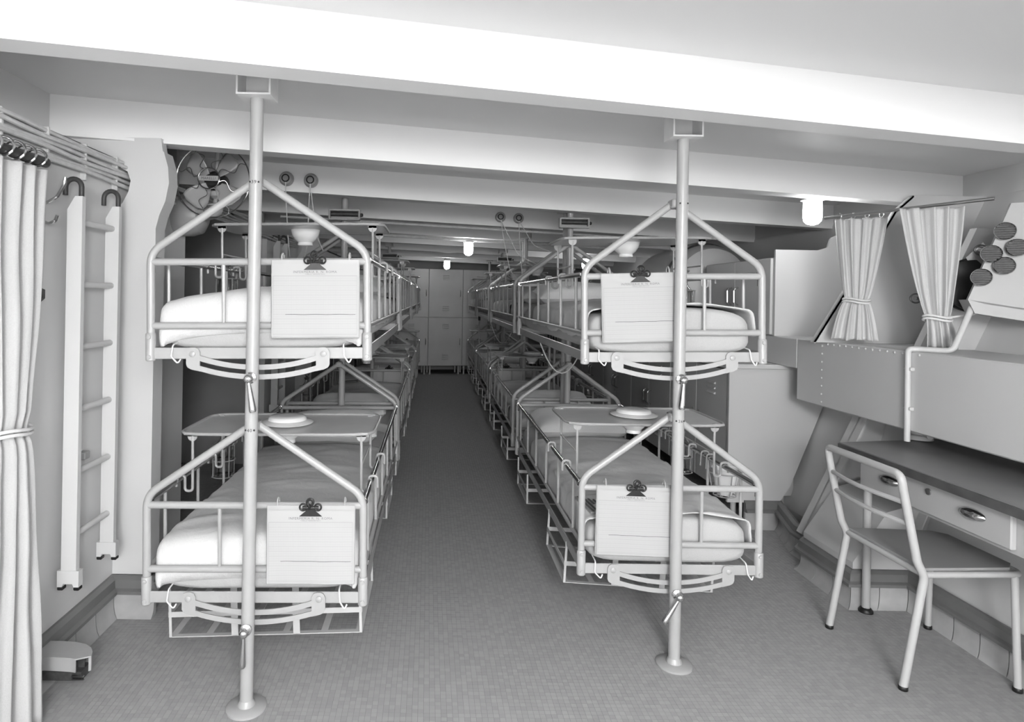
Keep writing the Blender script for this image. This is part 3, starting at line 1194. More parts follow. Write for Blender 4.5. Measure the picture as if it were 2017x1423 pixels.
def bunk_post(label, x, y, numbers, levers, bolts, front=True):
    ztop = beam_bot(x) + .02
    t = thing('bunk_post', label, 'post', (x, y, 0), (0, 0, 0), 'posts carrying the bunks')
    part('pole', ('pole', round(x, 3)), lambda mb: mb.tube([(0, 0, .006), (0, 0, ztop)], .022, 20), 'enamel', t)
    part('base_flange', 'pflange', lambda mb: mb.lathe([(.068, 0), (.068, .006), (.062, .010), (.03, .012), (.027, .022), (.022, .03)], 32), 'enamel', t)

    def brk(mb):
        zt = ceil_z(x) - ztop - .005
        mb.box(-.058, .058, -.05, .05, 0, .006)
        mb.box(-.058, -.052, -.05, .05, .006, zt)
        mb.box(.052, .058, -.05, .05, .006, zt)
        mb.box(-.052, .052, .044, .05, .006, zt)
    part('top_bracket', ('pbrk', round(x, 3)), brk, 'ceil', t, (0, 0, ztop), smooth=0)
    for i, (txt, z) in enumerate(numbers):
        if txt:
            obj('number', text_mesh('num' + txt, txt, .017 if len(txt) == 2 else .02, 'ink_dark', .011), t, (0, -.0228, z), (0, 0, 0))
        for s in (-1, 1):
            part('stud', 'pstud', lambda mb: mb.lathe([(.0035, 0), (.0035, .0015), (0, .002)], 8, Matrix.Rotation(PI / 2, 4, 'X')), 'dark', t, (s * .0145, -.017, z))
    for (z, a) in levers:
        hub = part('clamp_hub', 'hub', lambda mb: (mb.lathe([(.0, .030), (.008, .029), (.014, .024), (.016, .016), (.014, .008), (.011, .0), (.02, -.004), (.02, -.012)], 16, Matrix.Rotation(PI / 2, 4, 'X'))), 'chrome', t, (0, -.03, z), label='polished clamp hub')

        def lev(mb):
            mb.lathe([(.005, -.008), (.0065, -.02), (.0085, -.05), (.0115, -.098), (.012, -.108), (.010, -.113), (0, -.114)], 14, Matrix.Translation((0, -.018, 0)))
        part('clamp_lever', 'lever', lev, 'chrome', hub, (0, 0, 0), (0, a, 0), label='tapered chrome clamp lever')
    for z in bolts:
        part('pivot_bolt', 'pbolt', lambda mb: mb.tube([(0, -.034, 0), (0, .034, 0)], .009, 10), 'steel', t, (0, 0, z))
    return t


ROWS = {
    'left': dict(x=-.615, W=.79, L=1.94, y0=2.21, pitch=2.11, post0=2.14, tilt={'upper': -.020, 'lower': -.015}, out=-1, rackoff=(.12, 1.36), tray={'upper': .75, 'lower': .45}),
    'right': dict(x=.962, W=.735, L=1.90, y0=2.50, pitch=2.15, post0=2.438, tilt={'upper': -.018, 'lower': -.004}, out=1, rackoff=(.27, 1.37), tray={'upper': .65, 'lower': .48}),
}
SIDEW = {'left': 'left row', 'right': 'right row'}

for sd, R in ROWS.items():
    W, L = R['W'], R['L']
    hw = W / 2 - .0125
    for i in range(4):
        flip = i % 2 == 1
        for tier in ('upper', 'lower'):
            z0 = (Z_UP - (.014 if sd == 'right' else 0)) if tier == 'upper' else Z_LOW
            yf = R['y0'] + i * R['pitch'] + (L if flip else 0)
            where = f'{ORD[i]} {tier} bunk in the {sd} row'
            t = thing('bunk_bed', f'white tubular bunk with chrome hand rails, {ORD[i]} {tier} one in the {sd} row', 'bunk bed',
                      (R['x'], yf, z0), (0, (-1 if flip else 1) * R['tilt'][tier], PI if flip else 0), 'steel ward bunks')
            bed_parts(t, sd, W, L, i == 0)
            dirn = -1 if flip else 1
            rz = PI if flip else 0
            tl = (-1 if flip else 1) * R['tilt'][tier]
            seed = (3.1 if sd == 'left' else 7.7) + i * 2.3 + (1.1 if tier == 'upper' else 0)
            mw = W - MAT_W_OFF
            # mattress
            mk = ('matt', sd, i, tier) if i < 2 else ('matt', sd, 'far')
            if mk not in CACHE:
                mb = MB()
                loft(mb, mw, L - .05, MAT_H, dome=(.036 if (tier == 'upper' and sd == 'left' and i == 0) else .022), nz=.005, nscale=6, seed=seed)
                CACHE[mk] = mb.mesh('mattress', M['sheet'], 60)
            o = obj('mattress', CACHE[mk], None, (R['x'], yf + dirn * .025, z0 + .030), (0, tl, rz))
            tag(o, f'white sheeted mattress on the {where}', 'mattress', 'mattresses on the bunks')
            # coverlet
            ck = ('cov', sd, i, tier) if i < 2 else ('cov', sd, 'far')
            if ck not in CACHE:
                mb = MB()
                coverlet_mb(mb, mw, .026, 1.40, seed, wrap=(sd == 'left' and i == 0), dome=(.036 if (tier == 'upper' and sd == 'left' and i == 0) else .022))
                CACHE[ck] = mb.mesh('coverlet', M['cover'], 80)
            o = solid(obj('coverlet', CACHE[ck], None, (R['x'], yf, z0 + .030), (0, tl, rz)), .004)
            tag(o, f'rumpled white coverlet spread on the {where}', 'coverlet', 'coverlets on the bunks')
            # pillow
            pk = ('pil', sd, i, tier) if i < 2 else ('pil', sd, 'far')
            if pk not in CACHE:
                mb = MB()
                pillow_mb(mb, .58, .36, .15, seed)
                me_ = mb.mesh('pillow', M['pillow'], 180)
                CACHE[pk] = me_
            o = obj('pillow', CACHE[pk], None, (R['x'], yf + dirn * (L - .27), z0 + .030 + MAT_H + .078), (dirn * .16, tl, rz))
            tag(o, f'plump white pillow at the head of the {where}', 'pillow', 'pillows on the bunks')
            # tray with its bowl and upturned plate
            yt = yf + dirn * R['tray'][tier]
            zt = z0 + .352 + .187
            t = thing('bed_tray', f'white bed tray hooked on the rails of the {where}', 'tray', (R['x'], yt, zt), (0, tl, 0), 'bed trays over the bunks')
            tray_parts(t, W)
            bx_ = R['x'] + (-.02 if sd == 'left' else -.03)
            if 'bowl' not in CACHE:
                mb = MB(); bowl_mb(mb); CACHE['bowl'] = mb.mesh('bowl', M['china'], 50)
                mb = MB(); plate_mb(mb); CACHE['plate'] = mb.mesh('plate', M['china'], 50)
            tag(obj('bowl', CACHE['bowl'], None, (R['x'], yt, zt + .001), (0, 0, 0)), f'white china bowl set in the tray over the {where}', 'bowl', 'bowls set in the bed trays')
            if tier == 'lower':
                tag(obj('plate', CACHE['plate'], None, (R['x'], yt, zt + .0072), (0, 0, 0)), f'upturned white plate covering the bowl over the {where}', 'plate', 'plates on the bed trays')
            # rack under the lower bunks
            if tier == 'lower':
                for q, off in enumerate(R['rackoff']):
                    yo = R['y0'] + i * R['pitch'] + off
                    pos = 'nearer' if q == 0 else 'farther'
                    tl2 = 0.0
                    if i == 0 and q == 0:
                        tl2 = -.045 if sd == 'left' else .05
                    t = thing('under_bunk_rack', f'white strip rack, {pos} one slung under the {where}', 'rack', (R['x'] + (.01 if sd == 'left' else -.035), yo, .146), (0, tl2, 0), 'racks slung under the lower bunks')
                    rack_parts(t, W)
            # chart boards at the foot ends
            detail = i == 0
            zb = z0 + .357
            if i == 0:
                off = .197 if sd == 'left' else -.148
                rot = (-.02, R['tilt'][tier] + (.0 if sd == 'left' else (-.022 if tier == 'upper' else .022)), 0)
                chart_board(f'printed chart on a clipboard hung from the {where}', (R['x'] + off, R['y0'] - .019, zb - .003), rot, True)
            else:
                yb = yf + (.022 if flip else -.022)
                chart_board(f'printed chart on a clipboard hung from the {where}', (R['x'] + .17 * (1 if sd == 'left' else -1), yb, zb - .003), (0, 0, PI if flip else 0), False)
            # carafes and wire holders on the outer rail
            if i < 3:
                yc = R['y0'] + i * R['pitch'] + (1.05 if sd == 'left' else 1.0)
                hx = R['x'] + R['out'] * hw
                holder(f'wire bottle holder on the outer rail of the {where}', (hx, yc, z0 + .355), R['out'])
                carafe(f'stoppered glass water carafe held beside the {where}', (hx + R['out'] * .085, yc, z0 + .355 - .211))

# posts
for sd, R in ROWS.items():
    L = R['L']
    side = SIDEW[sd]
    if sd == 'left':
        bunk_post('white bunk post marked with two plates, standing nearest on the left row', R['x'] - .003, R['post0'], [('39', 1.80), ('40', .955)],
                  [(1.134, -.16), (.278, .03)], [])
    else:
        bunk_post('white bunk post with a base flange, standing nearest on the right row', R['x'], R['post0'], [('', 1.80), ('26', .955)],
                  [(1.118, .06), (.284, .55)], [])
    for i in range(3):
        yh = R['y0'] + i * R['pitch'] + L
        gap = R['pitch'] - L
        nm = ['first', 'second', 'third'][i]
        if sd == 'left':
            bunk_post(f'white post between the bunk ends at the {nm} join of the {side}', R['x'], yh + gap / 2, [], [], [1.81, .95])
        else:
            bunk_post(f'white post on the near side of the {nm} join of the {side}', R['x'], yh + .055, [], [], [1.81, .95])
            bunk_post(f'white post on the far side of the {nm} join of the {side}', R['x'], yh + gap - .055, [], [], [1.81, .95])
    bunk_post(f'white post at the far end of the {side}', R['x'], R['y0'] + 3 * R['pitch'] + L + .07, [], [], [1.81, .95])

# ------------------------------------------------------------------ reading lamps on the head posts
def reading_lamp(label, x, y, z):
    t = thing('reading_lamp', label, 'lamp', (x, y, z), (0, 0, 0), 'reading lamps at the bunk heads')
    def fr_(mb):
        w, h, d = .105, .036, .05
        mb.cbox(-w, w, -d, 0, h - .012, h, .003)
        mb.cbox(-w, w, -d, 0, -h, -h + .012, .003)
        mb.cbox(-w, -w + .012, -d, 0, -h, h, .003)
        mb.cbox(w - .012, w, -d, 0, -h, h, .003)
        mb.box(-w + .004, w - .004, -.008, 0, -h + .004, h - .004)
    part('housing', 'rl_frame', fr_, 'enamel', t, smooth=0)
    part('shade_louver', 'rl_louv', lambda mb: mb.tube([(-.092, -.02, .006), (.092, -.02, .006)], .016, 10), 'grille', t)
    part('switch_knob', 'rl_knob', lambda mb: mb.lathe([(.011, 0), (.012, .012), (.008, .018), (0, .018)], 12, Matrix.Rotation(PI / 2, 4, 'Y')), 'black', t, (.105, -.025, 0))
    part('bracket', 'rl_brk', lambda mb: mb.cbox(-.02, .02, 0, .03, -.02, .02, .003), 'enamel', t, smooth=0)


for sd, R in ROWS.items():
    for i, w_ in ((0, 'first'), (2, 'third')):
        y = R['y0'] + i * R['pitch'] + R['L'] + (.085 if sd == 'left' else .055) - .052
        reading_lamp(f'oblong reading lamp clamped to the post at the {w_} join of the {SIDEW[sd]}', R['x'] + .01, y, 1.955)


# ------------------------------------------------------------------ ladder on the left wall
def ladder(label, loc, rotz=0):
    t = thing('bunk_ladder', label, 'ladder', loc, (0, 0, rotz), 'bunk ladders hung on the wall')
    SP = .27

    def stile(mb):
        mb.prism([(-.028, 0), (.028, 0), (.028, 1.44), (.0, 1.44), (-.028, 1.39)], fxz, -.011, .011)
    for y in (0, SP):
        st = part('stile', 'ld_stile', stile, 'wall', t, (0, y, .03), smooth=0)
        hk = part('hook', 'ld_hook', lambda mb: mb.tube([(.018, 0, 1.43), (.018, 0, 1.47)] + [(-.012 + .03 * math.cos(a), 0, 1.475 + .03 * math.sin(a)) for a in [k * PI / 10 for k in range(11)]] + [(-.042, 0, 1.445)], .0095, 10), 'rubber', st, label='dark rubber-sleeved hook')
        part('foot_bracket', 'ld_foot', lambda mb: mb.prism([(-.04, -.01), (-.022, -.01), (-.016, .004), (.016, .004), (.022, -.01), (.04, -.01), (.04, .05), (-.04, .05)], fxz, -.0145, .0145), 'wall', st, smooth=0)
        for s in (-1, 1):
            part('foot_tip', 'ld_tip', lambda mb: mb.cbox(-.011, .011, -.013, .013, -.024, -.01, .003), 'black', st, (s * .03, 0, 0), smooth=0)
    for k in range(6):
        part('rung', 'ld_rung', lambda mb: mb.tube([(0, .012, 0), (0, SP - .012, 0)], .012, 12), 'wall', t, (0, 0, .20 + k * .2355))
    part('wall_clip', 'ld_clip', lambda mb: mb.cbox(-.06, -.03, -.02, .02, 0, .03, .003), 'enamel', t, (0, .16, .45), smooth=0)
    return t


ladder('tall white ladder with dark rubber hooks hung flat against the left wall by the curtain', (-1.337, 2.325, .30))
ladder('distant white ladder with dark hooks hung against the left wall past the recess', (-1.34, 5.30, .40))

# ------------------------------------------------------------------ curtains
def curtain(name, label, along, top, bot, tie_z, w_top, w_tie, w_bot, folds, amp, origin, mat, seed, shift_tie=0.0, shift_bot=0.0, rings=0, group=None):
    """hanging cloth; ALONG is the unit direction of the gathered width, origin the top middle (x, y)"""
    a = Vector((along[0], along[1], 0)).normalized()
    nrm = Vector((-a.y, a.x, 0))
    t = thing(name, label, 'curtain', (origin[0], origin[1], bot), (0, 0, 0), group)
    nz_, ns = 54, folds * 10

    def cloth(mb):
        vs, fs = [], []
        for j in range(nz_ + 1):
            z = bot + (top - bot) * j / nz_
            if z >= tie_z:
                q = ((z - tie_z) / (top - tie_z)) ** .75
                w = w_tie + (w_top - w_tie) * q
                sh = shift_tie * (1 - q)
                am = amp * (.75 + .25 * q)
            else:
                q = ((tie_z - z) / max(.01, tie_z - bot)) ** .6
                w = w_tie + (w_bot - w_tie) * q
                sh = shift_tie + (shift_bot - shift_tie) * q
                am = amp * (.75 + .4 * q)
            pinch = math.exp(-((z - tie_z) / .03) ** 2)
            am *= 1 - .45 * pinch
            for i in range(ns + 1):
                s = i / ns
                ph = 2 * PI * folds * s + seed + .5 * noise.noise(Vector((s * 4, z * 1.2, seed)))
                off = am * (math.sin(ph) + .35 * math.sin(2.3 * ph + seed * 2)) + .012 * noise.noise(Vector((s * 6, z * 3, seed + 5)))
                p = a * ((s - .5) * w + sh + .006 * noise.noise(Vector((s * 9, z * 2.5, seed)))) + nrm * off
                dz = (.012 * noise.noise(Vector((s * 5, seed, 3))) if j == 0 else 0)
                vs.append((p.x, p.y, z - bot + dz))
        for j in range(nz_):
            for i in range(ns):
                k = j * (ns + 1) + i
                fs.append((k, k + 1, k + ns + 2, k + ns + 1))
        mb.add(vs, fs)
    solid(part('cloth', None, cloth, mat, t, smooth=180), .002)

    def tie(mb):
        for dz in (-.008, .006):
            mb.tube([a * (shift_tie + (w_tie / 2 + .008) * math.cos(q)) + nrm * ((amp * .75 + .016) * math.sin(q)) + Vector((0, 0, tie_z - bot + dz + .006 * math.sin(q * 2))) for q in [k * 2 * PI / 28 for k in range(28)]], .0055, 8, closed=True)
    part('tie_cord', None, tie, 'cord', t)
    return t, a, nrm


ct, a_, n_ = curtain('curtain', 'long white curtain gathered with a cord, hanging beside the ladder', (0, 1), 1.805, .02, .985, .27, .15, .30, 4, .034, (-1.285, 1.905), 'curtain', 1.3)
for k in range(5):
    part('ring', 'cur_ring', lambda mb: mb.tube([(.027 * math.cos(q), .004 * math.sin(q * 2), .027 * math.sin(q)) for q in [i * 2 * PI / 20 for i in range(20)]], .0045, 8, closed=True), 'chrome', ct, (.0, -.105 + k * .052, 1.82 - .02 + .026), (0, 0, .35), label='chrome curtain ring')
mb = MB().tube([(-1.285, .6, 1.838), (-1.285, 2.055, 1.838)], .0165, 14)
tag(obj('curtain_rod', mb.mesh('curtain_rod', M['rubber'])), 'dark rod carrying the long white curtain by the left wall', 'curtain rod')

c1, a_, n_ = curtain('port_curtain', 'short tied-back curtain hanging beside the raking frame under the lit lamp', (.8, -.6), 1.865, 1.235, 1.44, .225, .10, .21, 4, .018, (2.19, 3.22), 'curtain2', 2.2, -.01, -.02)
for k in range(4):
    part('ring', 'pc_ring', lambda mb: mb.tube([(0, .015 * math.cos(q), .015 * math.sin(q)) for q in [i * 2 * PI / 16 for i in range(16)]], .0025, 6, closed=True), 'steel', c1, tuple(a_ * (-.09 + k * .06) + Vector((0, 0, .645))))
c2, a_, n_ = curtain('port_curtain', 'wider tied-back curtain hanging beside the dark porthole cover', (.9, -.44), 1.875, 1.225, 1.365, .24, .09, .115, 4, .022, (2.295, 2.90), 'curtain2', 4.0, .035, .05)
mb = MB().tube([(2.08, 3.34, 1.878), (2.47, 2.76, 1.90)], .008, 10)
tag(obj('curtain_rod', mb.mesh('curtain_rod', M['steel'])), 'thin steel rod carrying the porthole curtains', 'curtain rod')
mb = MB().tube(rounded([(2.345, 2.86, 1.365), (2.42, 2.80, 1.385), (2.5, 2.78, 1.43)], .03, 4), .0045, 8)
tag(obj('tieback_cord', mb.mesh('tieback_cord', M['cord'])), 'cord holding the wider porthole curtain back to the side', 'cord')

# ------------------------------------------------------------------ hooks, cables on the left wall
t = thing('coat_hook', 'double chrome coat hook on the left wall above the ladder', 'hook', (XL, 2.21, 1.72))
part('upper_arm', None, lambda mb: mb.tube(rounded([(0.0, 0, .0), (.03, 0, .012), (.06, 0, .03), (.085, 0, .075), (.088, 0, .10)], .03, 5), 0.006, 8), 'chrome', t)
part('lower_arm', None, lambda mb: mb.tube(rounded([(0.0, 0, -.02), (.008, 0, -.055), (.03, 0, -.066), (.055, 0, -.055), (.062, 0, -.035)], .015, 5), .006, 8), 'chrome', t)
part('back_plate', None, lambda mb: mb.cbox(-.002, .005, -.014, .014, -.04, .03, .002), 'chrome', t, smooth=0)

names = ['topmost', 'second highest', 'third highest', 'third lowest', 'second lowest', 'lowest']
for k in range(6):
    mb = MB()
    z = 1.985 - k * .020
    x = -1.385 + .012 * (k % 2)
    wv = [(x + .003 * math.sin(q * 1.7 + k), 1.0 + q * .12, z + .004 * math.sin(q * .9 + k * 2)) for q in range(44)]
    mb.tube(wv, .0085, 8)
    tag(obj('cable', mb.mesh('cable', M['cable'])), f'painted electric cable in the bundle along the left wall, {names[k]} of six', 'cable', 'painted cables along the left wall')
for k in range(6):
    t_ = MB().cbox(-.004, .022, -.006, .006, -.13, .015, .002)
    o = obj('cable_clamp', t_.mesh('cable_clamp', M['cable'], 0), wl, (XL, 1.5 + k * .24, 1.985))


# ------------------------------------------------------------------ electric fan
fan = thing('electric_fan', 'wire-guarded electric fan with broad blades and a nameplate on a wall bracket', 'fan', (-1.148, 3.25, 2.04 - .0))
FZ = -.0
fan.location = (-1.162, 3.28, 2.005)


def ring_pts(r_, n, y=0.0):
    return [(r_ * math.cos(2 * PI * k / n), y, r_ * math.sin(2 * PI * k / n)) for k in range(n)]


part('outer_ring', None, lambda mb: mb.tube(ring_pts(.192, 56, -.03), .0035, 6, closed=True), 'chrome', fan)
part('hub_ring', None, lambda mb: mb.tube(ring_pts(.054, 30, -.09), .0035, 6, closed=True), 'chrome', fan)


def wavy(mb):
    pts = []
    for k in range(25):
        q = k / 24
        rr = .054 + (.192 - .054) * q
        pts.append((rr, -.09 + .06 * q, .018 * math.sin(q * 2 * PI * 1.5)))
    mb.tube(pts, .002, 6)


for k in range(8):
    part('guard_wire', 'fan_wire', wavy, 'chrome', fan, (0, 0, 0), (0, k * PI / 4 + .35, 0))


def blade(mb):
    nr, na = 9, 8
    vs, fs = [], []
    for j in range(nr + 1):
        q = j / nr
        rr = .03 + .135 * q
        half = (.014 + .042 * math.sin(min(1, q * 1.25) * PI / 2)) * (1 if q < .85 else math.sqrt(max(0.02, 1 - ((q - .85) / .15) ** 2 * .8)))
        for i in range(na + 1):
            s = 2 * i / na - 1
            vs.append((rr, .5 * s * half * 1.1 - .0, s * half))
    for j in range(nr):
        for i in range(na):
            k = j * (na + 1) + i
            fs.append((k, k + 1, k + na + 2, k + na + 1))
    mb.add(vs, fs)


for k in range(4):
    solid(part('blade', 'fan_blade', blade, 'fan_blade', fan, (0, -.035, 0), (0, k * PI / 2 + .72, 0), smooth=80), .003)
part('motor', None, lambda mb: mb.lathe([(0, -.05), (.03, -.05), (.045, -.03), (.055, .0), (.055, .07), (.04, .1), (0, .105)], 24, Matrix.Rotation(-PI / 2, 4, 'X')), 'black', fan, (0, .0, 0))
part('stem', None, lambda mb: mb.lathe([(.045, -.125), (.045, -.118), (.02, -.11), (.016, -.09), (.04, -.075), (.045, -.06), (.042, -.03)], 20), 'enamel', fan, (0, .03, 0))
npl = part('nameplate', None, lambda mb: mb.cbox(-.050, .050, -.094, -.091, -.013, .013, .001), 'steel', fan, smooth=0)
npl.data.materials[0] = M['enamel']
obj('lettering', text_mesh('fan_name', 'MARELLI', .072, 'ink_dark', .013), npl, (0, -.0948, 0))
part('drop_rod', None, lambda mb: mb.tube([(0, .03, .04), (0, .03, .2)], .011, 10), 'enamel', fan)
part('arm', None, lambda mb: mb.tube(rounded([(0, .03, -.12), (0, .03, -.155), (-.05, .05, -.165), (-.24, .12, -.165)], .03, 5), .034, 16), 'enamel', fan)
part('mounting_drum', None, lambda mb: mb.lathe([(.0, -.12), (.06, -.115), (.10, -.09), (.115, -.04), (.115, .05)], 28, Matrix.Translation((-.2, .12, -.165)) @ Matrix.Rotation(-PI / 2, 4, 'Y')), 'enamel', fan)

# ------------------------------------------------------------------ air-duct outlet low on the left
t = thing('air_outlet', 'white curved sheet-metal air outlet low on the wall beside the long curtain', 'air duct', (XL, 2.165, .095))
OUT_BACK = [(0, .10), (.08, .10), (.13, .095), (.17, .083), (.20, .062), (.22, .035), (.228, .012)]


def outlet(mb):
    n = len(OUT_BACK)
    frontp = [(0, .0), (.05, .0), (.10, -.001), (.14, -.003), (.165, -.005), (.18, -.008), (.185, -.010)]
    mb.strip(OUT_BACK, frontp, fxy, .047, .052, close=False)
    mb.strip(OUT_BACK, [(x * .97, y - .005) for x, y in OUT_BACK], fxy, .0, .047, close=False)
    mb.strip(frontp, [(x, y + .005) for x, y in frontp], fxy, .004, .047, close=False)
    mb.box(0, .05, .01, .09, .0, .006)


part('duct', None, outlet, 'enamel', t, smooth=50)
part('inner_baffle', None, lambda mb: mb.box(.10, .195, .03, .034, .0, .046), 'grille', t, smooth=0)
for z in (-.010, -.022):
    part('chrome_strip', ('ao_strip', z), lambda mb: mb.cbox(.172, .215, -.014, -.004, 0, .005, .0015), 'chrome', t, (0, 0, z), smooth=0)
part('bracket', None, lambda mb: mb.box(.03, .2, .0, .06, -.03, .001), 'grille', t, smooth=0)

# ------------------------------------------------------------------ desk
DZ = .77
desk = thing('desk', 'grey painted desk with dark linoleum top fitted against the ship side', 'desk', (0, 0, 0))


def desk_poly(x0, x1, ya, yb, z0, z1):
    def f(mb):
        mb.prism([(x0, ya), (x1, ya), (x1, yb + (x1 - x0) * .2), (x0, yb)], fxy, z0, z1)
    return f


part('top', None, desk_poly(1.915, 2.47, .9, 2.935, DZ - .004, DZ), 'lino', desk, smooth=0)
part('edge_band', None, desk_poly(1.912, 2.47, .9, 2.938, DZ - .038, DZ - .0042), 'lino_edge', desk, smooth=0)
part('carcass', None, desk_poly(1.975, 2.42, .9, 2.86, .585, DZ - .0385), 'desk', desk, smooth=0)
dr = part('drawer', None, lambda mb: mb.cbox(1.955, 1.976, 2.10, 2.845, .60, .728, .004), 'desk', desk, smooth=0)


def pull(mb):
    mb.lathe([(.0, .022), (.02, .021), (.035, .012), (.04, 0)], 16, Matrix.Rotation(-PI / 2, 4, 'Y') @ Matrix.Diagonal((.55, 1.35, 1, 1)))


for y in (2.66, 2.25):
    part('handle', 'desk_pull', pull, 'chrome', dr, (1.955, y, .672))
part('lock', None, lambda mb: mb.lathe([(.013, 0), (.013, .006), (.008, .008), (0, .008)], 14, Matrix.Translation((1.955, 2.45, .69)) @ Matrix.Rotation(-PI / 2, 4, 'Y')), 'steel', dr)
for y in (2.885, 1.2):
    lg = part('leg', 'desk_leg', lambda mb: mb.tube([(2.02, 0, .012), (2.02, 0, DZ - .04)], .017, 14), 'desk', desk, (0, y, 0))
    part('foot', 'desk_foot', lambda mb: mb.lathe([(.03, 0), (.03, .008), (.022, .02), (.018, .022)], 16, Matrix.Translation((2.02, 0, 0))), 'black', lg, label='dark rubber foot')

# ------------------------------------------------------------------ chair
ch = thing('chair', 'grey tubular steel chair with a laminate seat drawn up to the desk', 'chair', (0, 0, 0))
y_n, y_f = 2.305, 2.735
for y in (y_n, y_f):
    part('back_leg', 'ch_bl', lambda mb: mb.tube(rounded([(1.757, 0, .012), (1.828, 0, .418), (1.80, 0, .475), (1.738, 0, .79)], .05, 6)[:-1] + [Vector((1.7455, 0, .735))], .0145, 12), 'desk', ch, (0, y, 0))
part('back_bow', None, lambda mb: mb.tube(rounded([(1.7455, y_n, .735), (1.735, y_n, .795), (1.735, y_f, .795), (1.7455, y_f, .735)], .075, 8), .0145, 12), 'desk', ch)
for z, x in ((.690, 1.755), (.610, 1.772)):
    part('back_slat', ('ch_sl', z), lambda mb: mb.tube([(x - .03 * math.sin(q * PI / 10), y_n + (y_f - y_n) * q / 10, z) for q in range(11)], .009, 8), 'desk', ch)
part('seat', None, lambda mb: mb.prism([(1.83, y_n + .01), (2.17, y_n + .03), (2.21, y_n + .07), (2.21, y_f - .07), (2.17, y_f - .03), (1.83, y_f - .01)], fxy, .436, .446), 'seat', ch, smooth=0)
part('seat_frame', None, lambda mb: mb.tube(rounded([(1.82, y_n, .425), (2.21, y_n + .02, .425), (2.21, y_f - .02, .425), (1.82, y_f, .425)], .04, 6), .0115, 10), 'desk', ch)
part('seat_rail', None, lambda mb: mb.tube([(1.825, y_n, .425), (1.825, y_f, .425)], .0115, 10), 'desk', ch)
for y, yt in ((y_n, y_n + .02), (y_f, y_f - .02)):
    part('front_leg', None, lambda mb: mb.tube([(2.18 if y == y_n else 2.196, y + (.01 if y == y_f else -.0), .012), (2.18, yt, .42)], .0125, 12), 'desk', ch)
for (x, y) in ((1.757, y_n), (1.757, y_f), (2.18, y_n), (2.196, y_f + .01)):
    part('foot_tip', 'ch_tip', lambda mb: mb.lathe([(.0145, 0), (.016, .002), (.016, .014), (.0145, .016)], 14), 'black', ch, (x, y, 0), label='black rubber tip')

# ------------------------------------------------------------------ ship-side fittings on the right
vp = thing('vent_panel', 'raking white panel with five round dark-grilled vents in the upper corner', 'vent panel', (2.40, 2.74, 1.45))
part('plate', None, lambda mb: mb.prism([(-.045, 0), (.095, .42), (.62, .42), (.62, -.12), (.02, -.02)], fxz, 0, .03), 'vent_paint', vp, smooth=0, rot=(0, 0, -.5))
part('under_ledge', None, lambda mb: mb.prism([(-.045, 0), (.62, -.12), (.62, -.17), (-.02, -.06)], fxz, 0, .16), 'vent_paint', vp, smooth=0, rot=(0, 0, -.5))


def ventcup(mb):
    mb.lathe([(.044, .03), (.047, .027), (.047, -.005), (.043, -.005), (.043, .02), (.044, .03)], 26, Matrix.Rotation(PI / 2, 4, 'X'), cap=False)


def ventgrille(mb):
    mb.lathe([(.0, -.004), (.043, -.004), (.043, .014), (.0, .014)], 26, Matrix.Rotation(PI / 2, 4, 'X'))
    for k in range(7):
        x = -.036 + k * .012
        w_ = math.sqrt(max(.0001, .042 ** 2 - x * x))
        mb.box(-w_, w_, -.024, -.013, x - .003, x + .003)


for (x, z) in ((.074, .297), (.115, .225), (.03, .20), (.074, .148), (-.002, .098)):
    o = part('vent', 'vent_cup', ventcup, 'chrome', vp, (x * math.cos(.5), -x * math.sin(.5) - .004, z), (0, 0, -.5 - .25), label='round chrome-rimmed vent')
    o.scale = (.8, 1.1, .8)
    part('grille', 'vent_grille', ventgrille, 'grille', o, smooth=0)

pt = thing('porthole', 'black round porthole cover with brass dogs behind the vent panel', 'porthole', (2.53, 2.93, 1.52), (0, 0, -.6))
part('cover', None, lambda mb: mb.lathe([(.115, -.03), (.12, 0), (.118, .012), (.10, .016), (0, .014)], 40, Matrix.Rotation(PI / 2, 4, 'X') @ Matrix.Rotation(.25, 4, 'Y')), 'black', pt)
part('rim', None, lambda mb: mb.tube(ring_pts(.122, 44, 0), .007, 8, closed=True), 'black', pt)
part('hinge_plate', None, lambda mb: mb.prism([(-.03, .13), (.03, .20), (.06, .15), (.03, .05), (.0, .06)], fxz, -.01, .01), 'brass', pt, smooth=0)
for nm_, lab, x, y, z in (('first', 'small brass ring-handled porthole dog left of the wider curtain', 2.36, 3.06, 1.455), ('second', 'brass ring-handled porthole dog above the black porthole cover', 2.50, 2.86, 1.68)):
    d = thing('porthole_dog', lab, 'porthole dog', (x, y, z), (0, 0, -.9))
    part('ring', 'dog_ring', lambda mb: mb.tube(ring_pts(.022, 24, 0), .004, 8, closed=True), 'brass', d)
    part('screw', 'dog_screw', lambda mb: mb.lathe([(.008, -.01), (.008, .06), (.012, .06), (.012, .075)], 12, Matrix.Rotation(-PI / 2, 4, 'X')), 'brass', d)

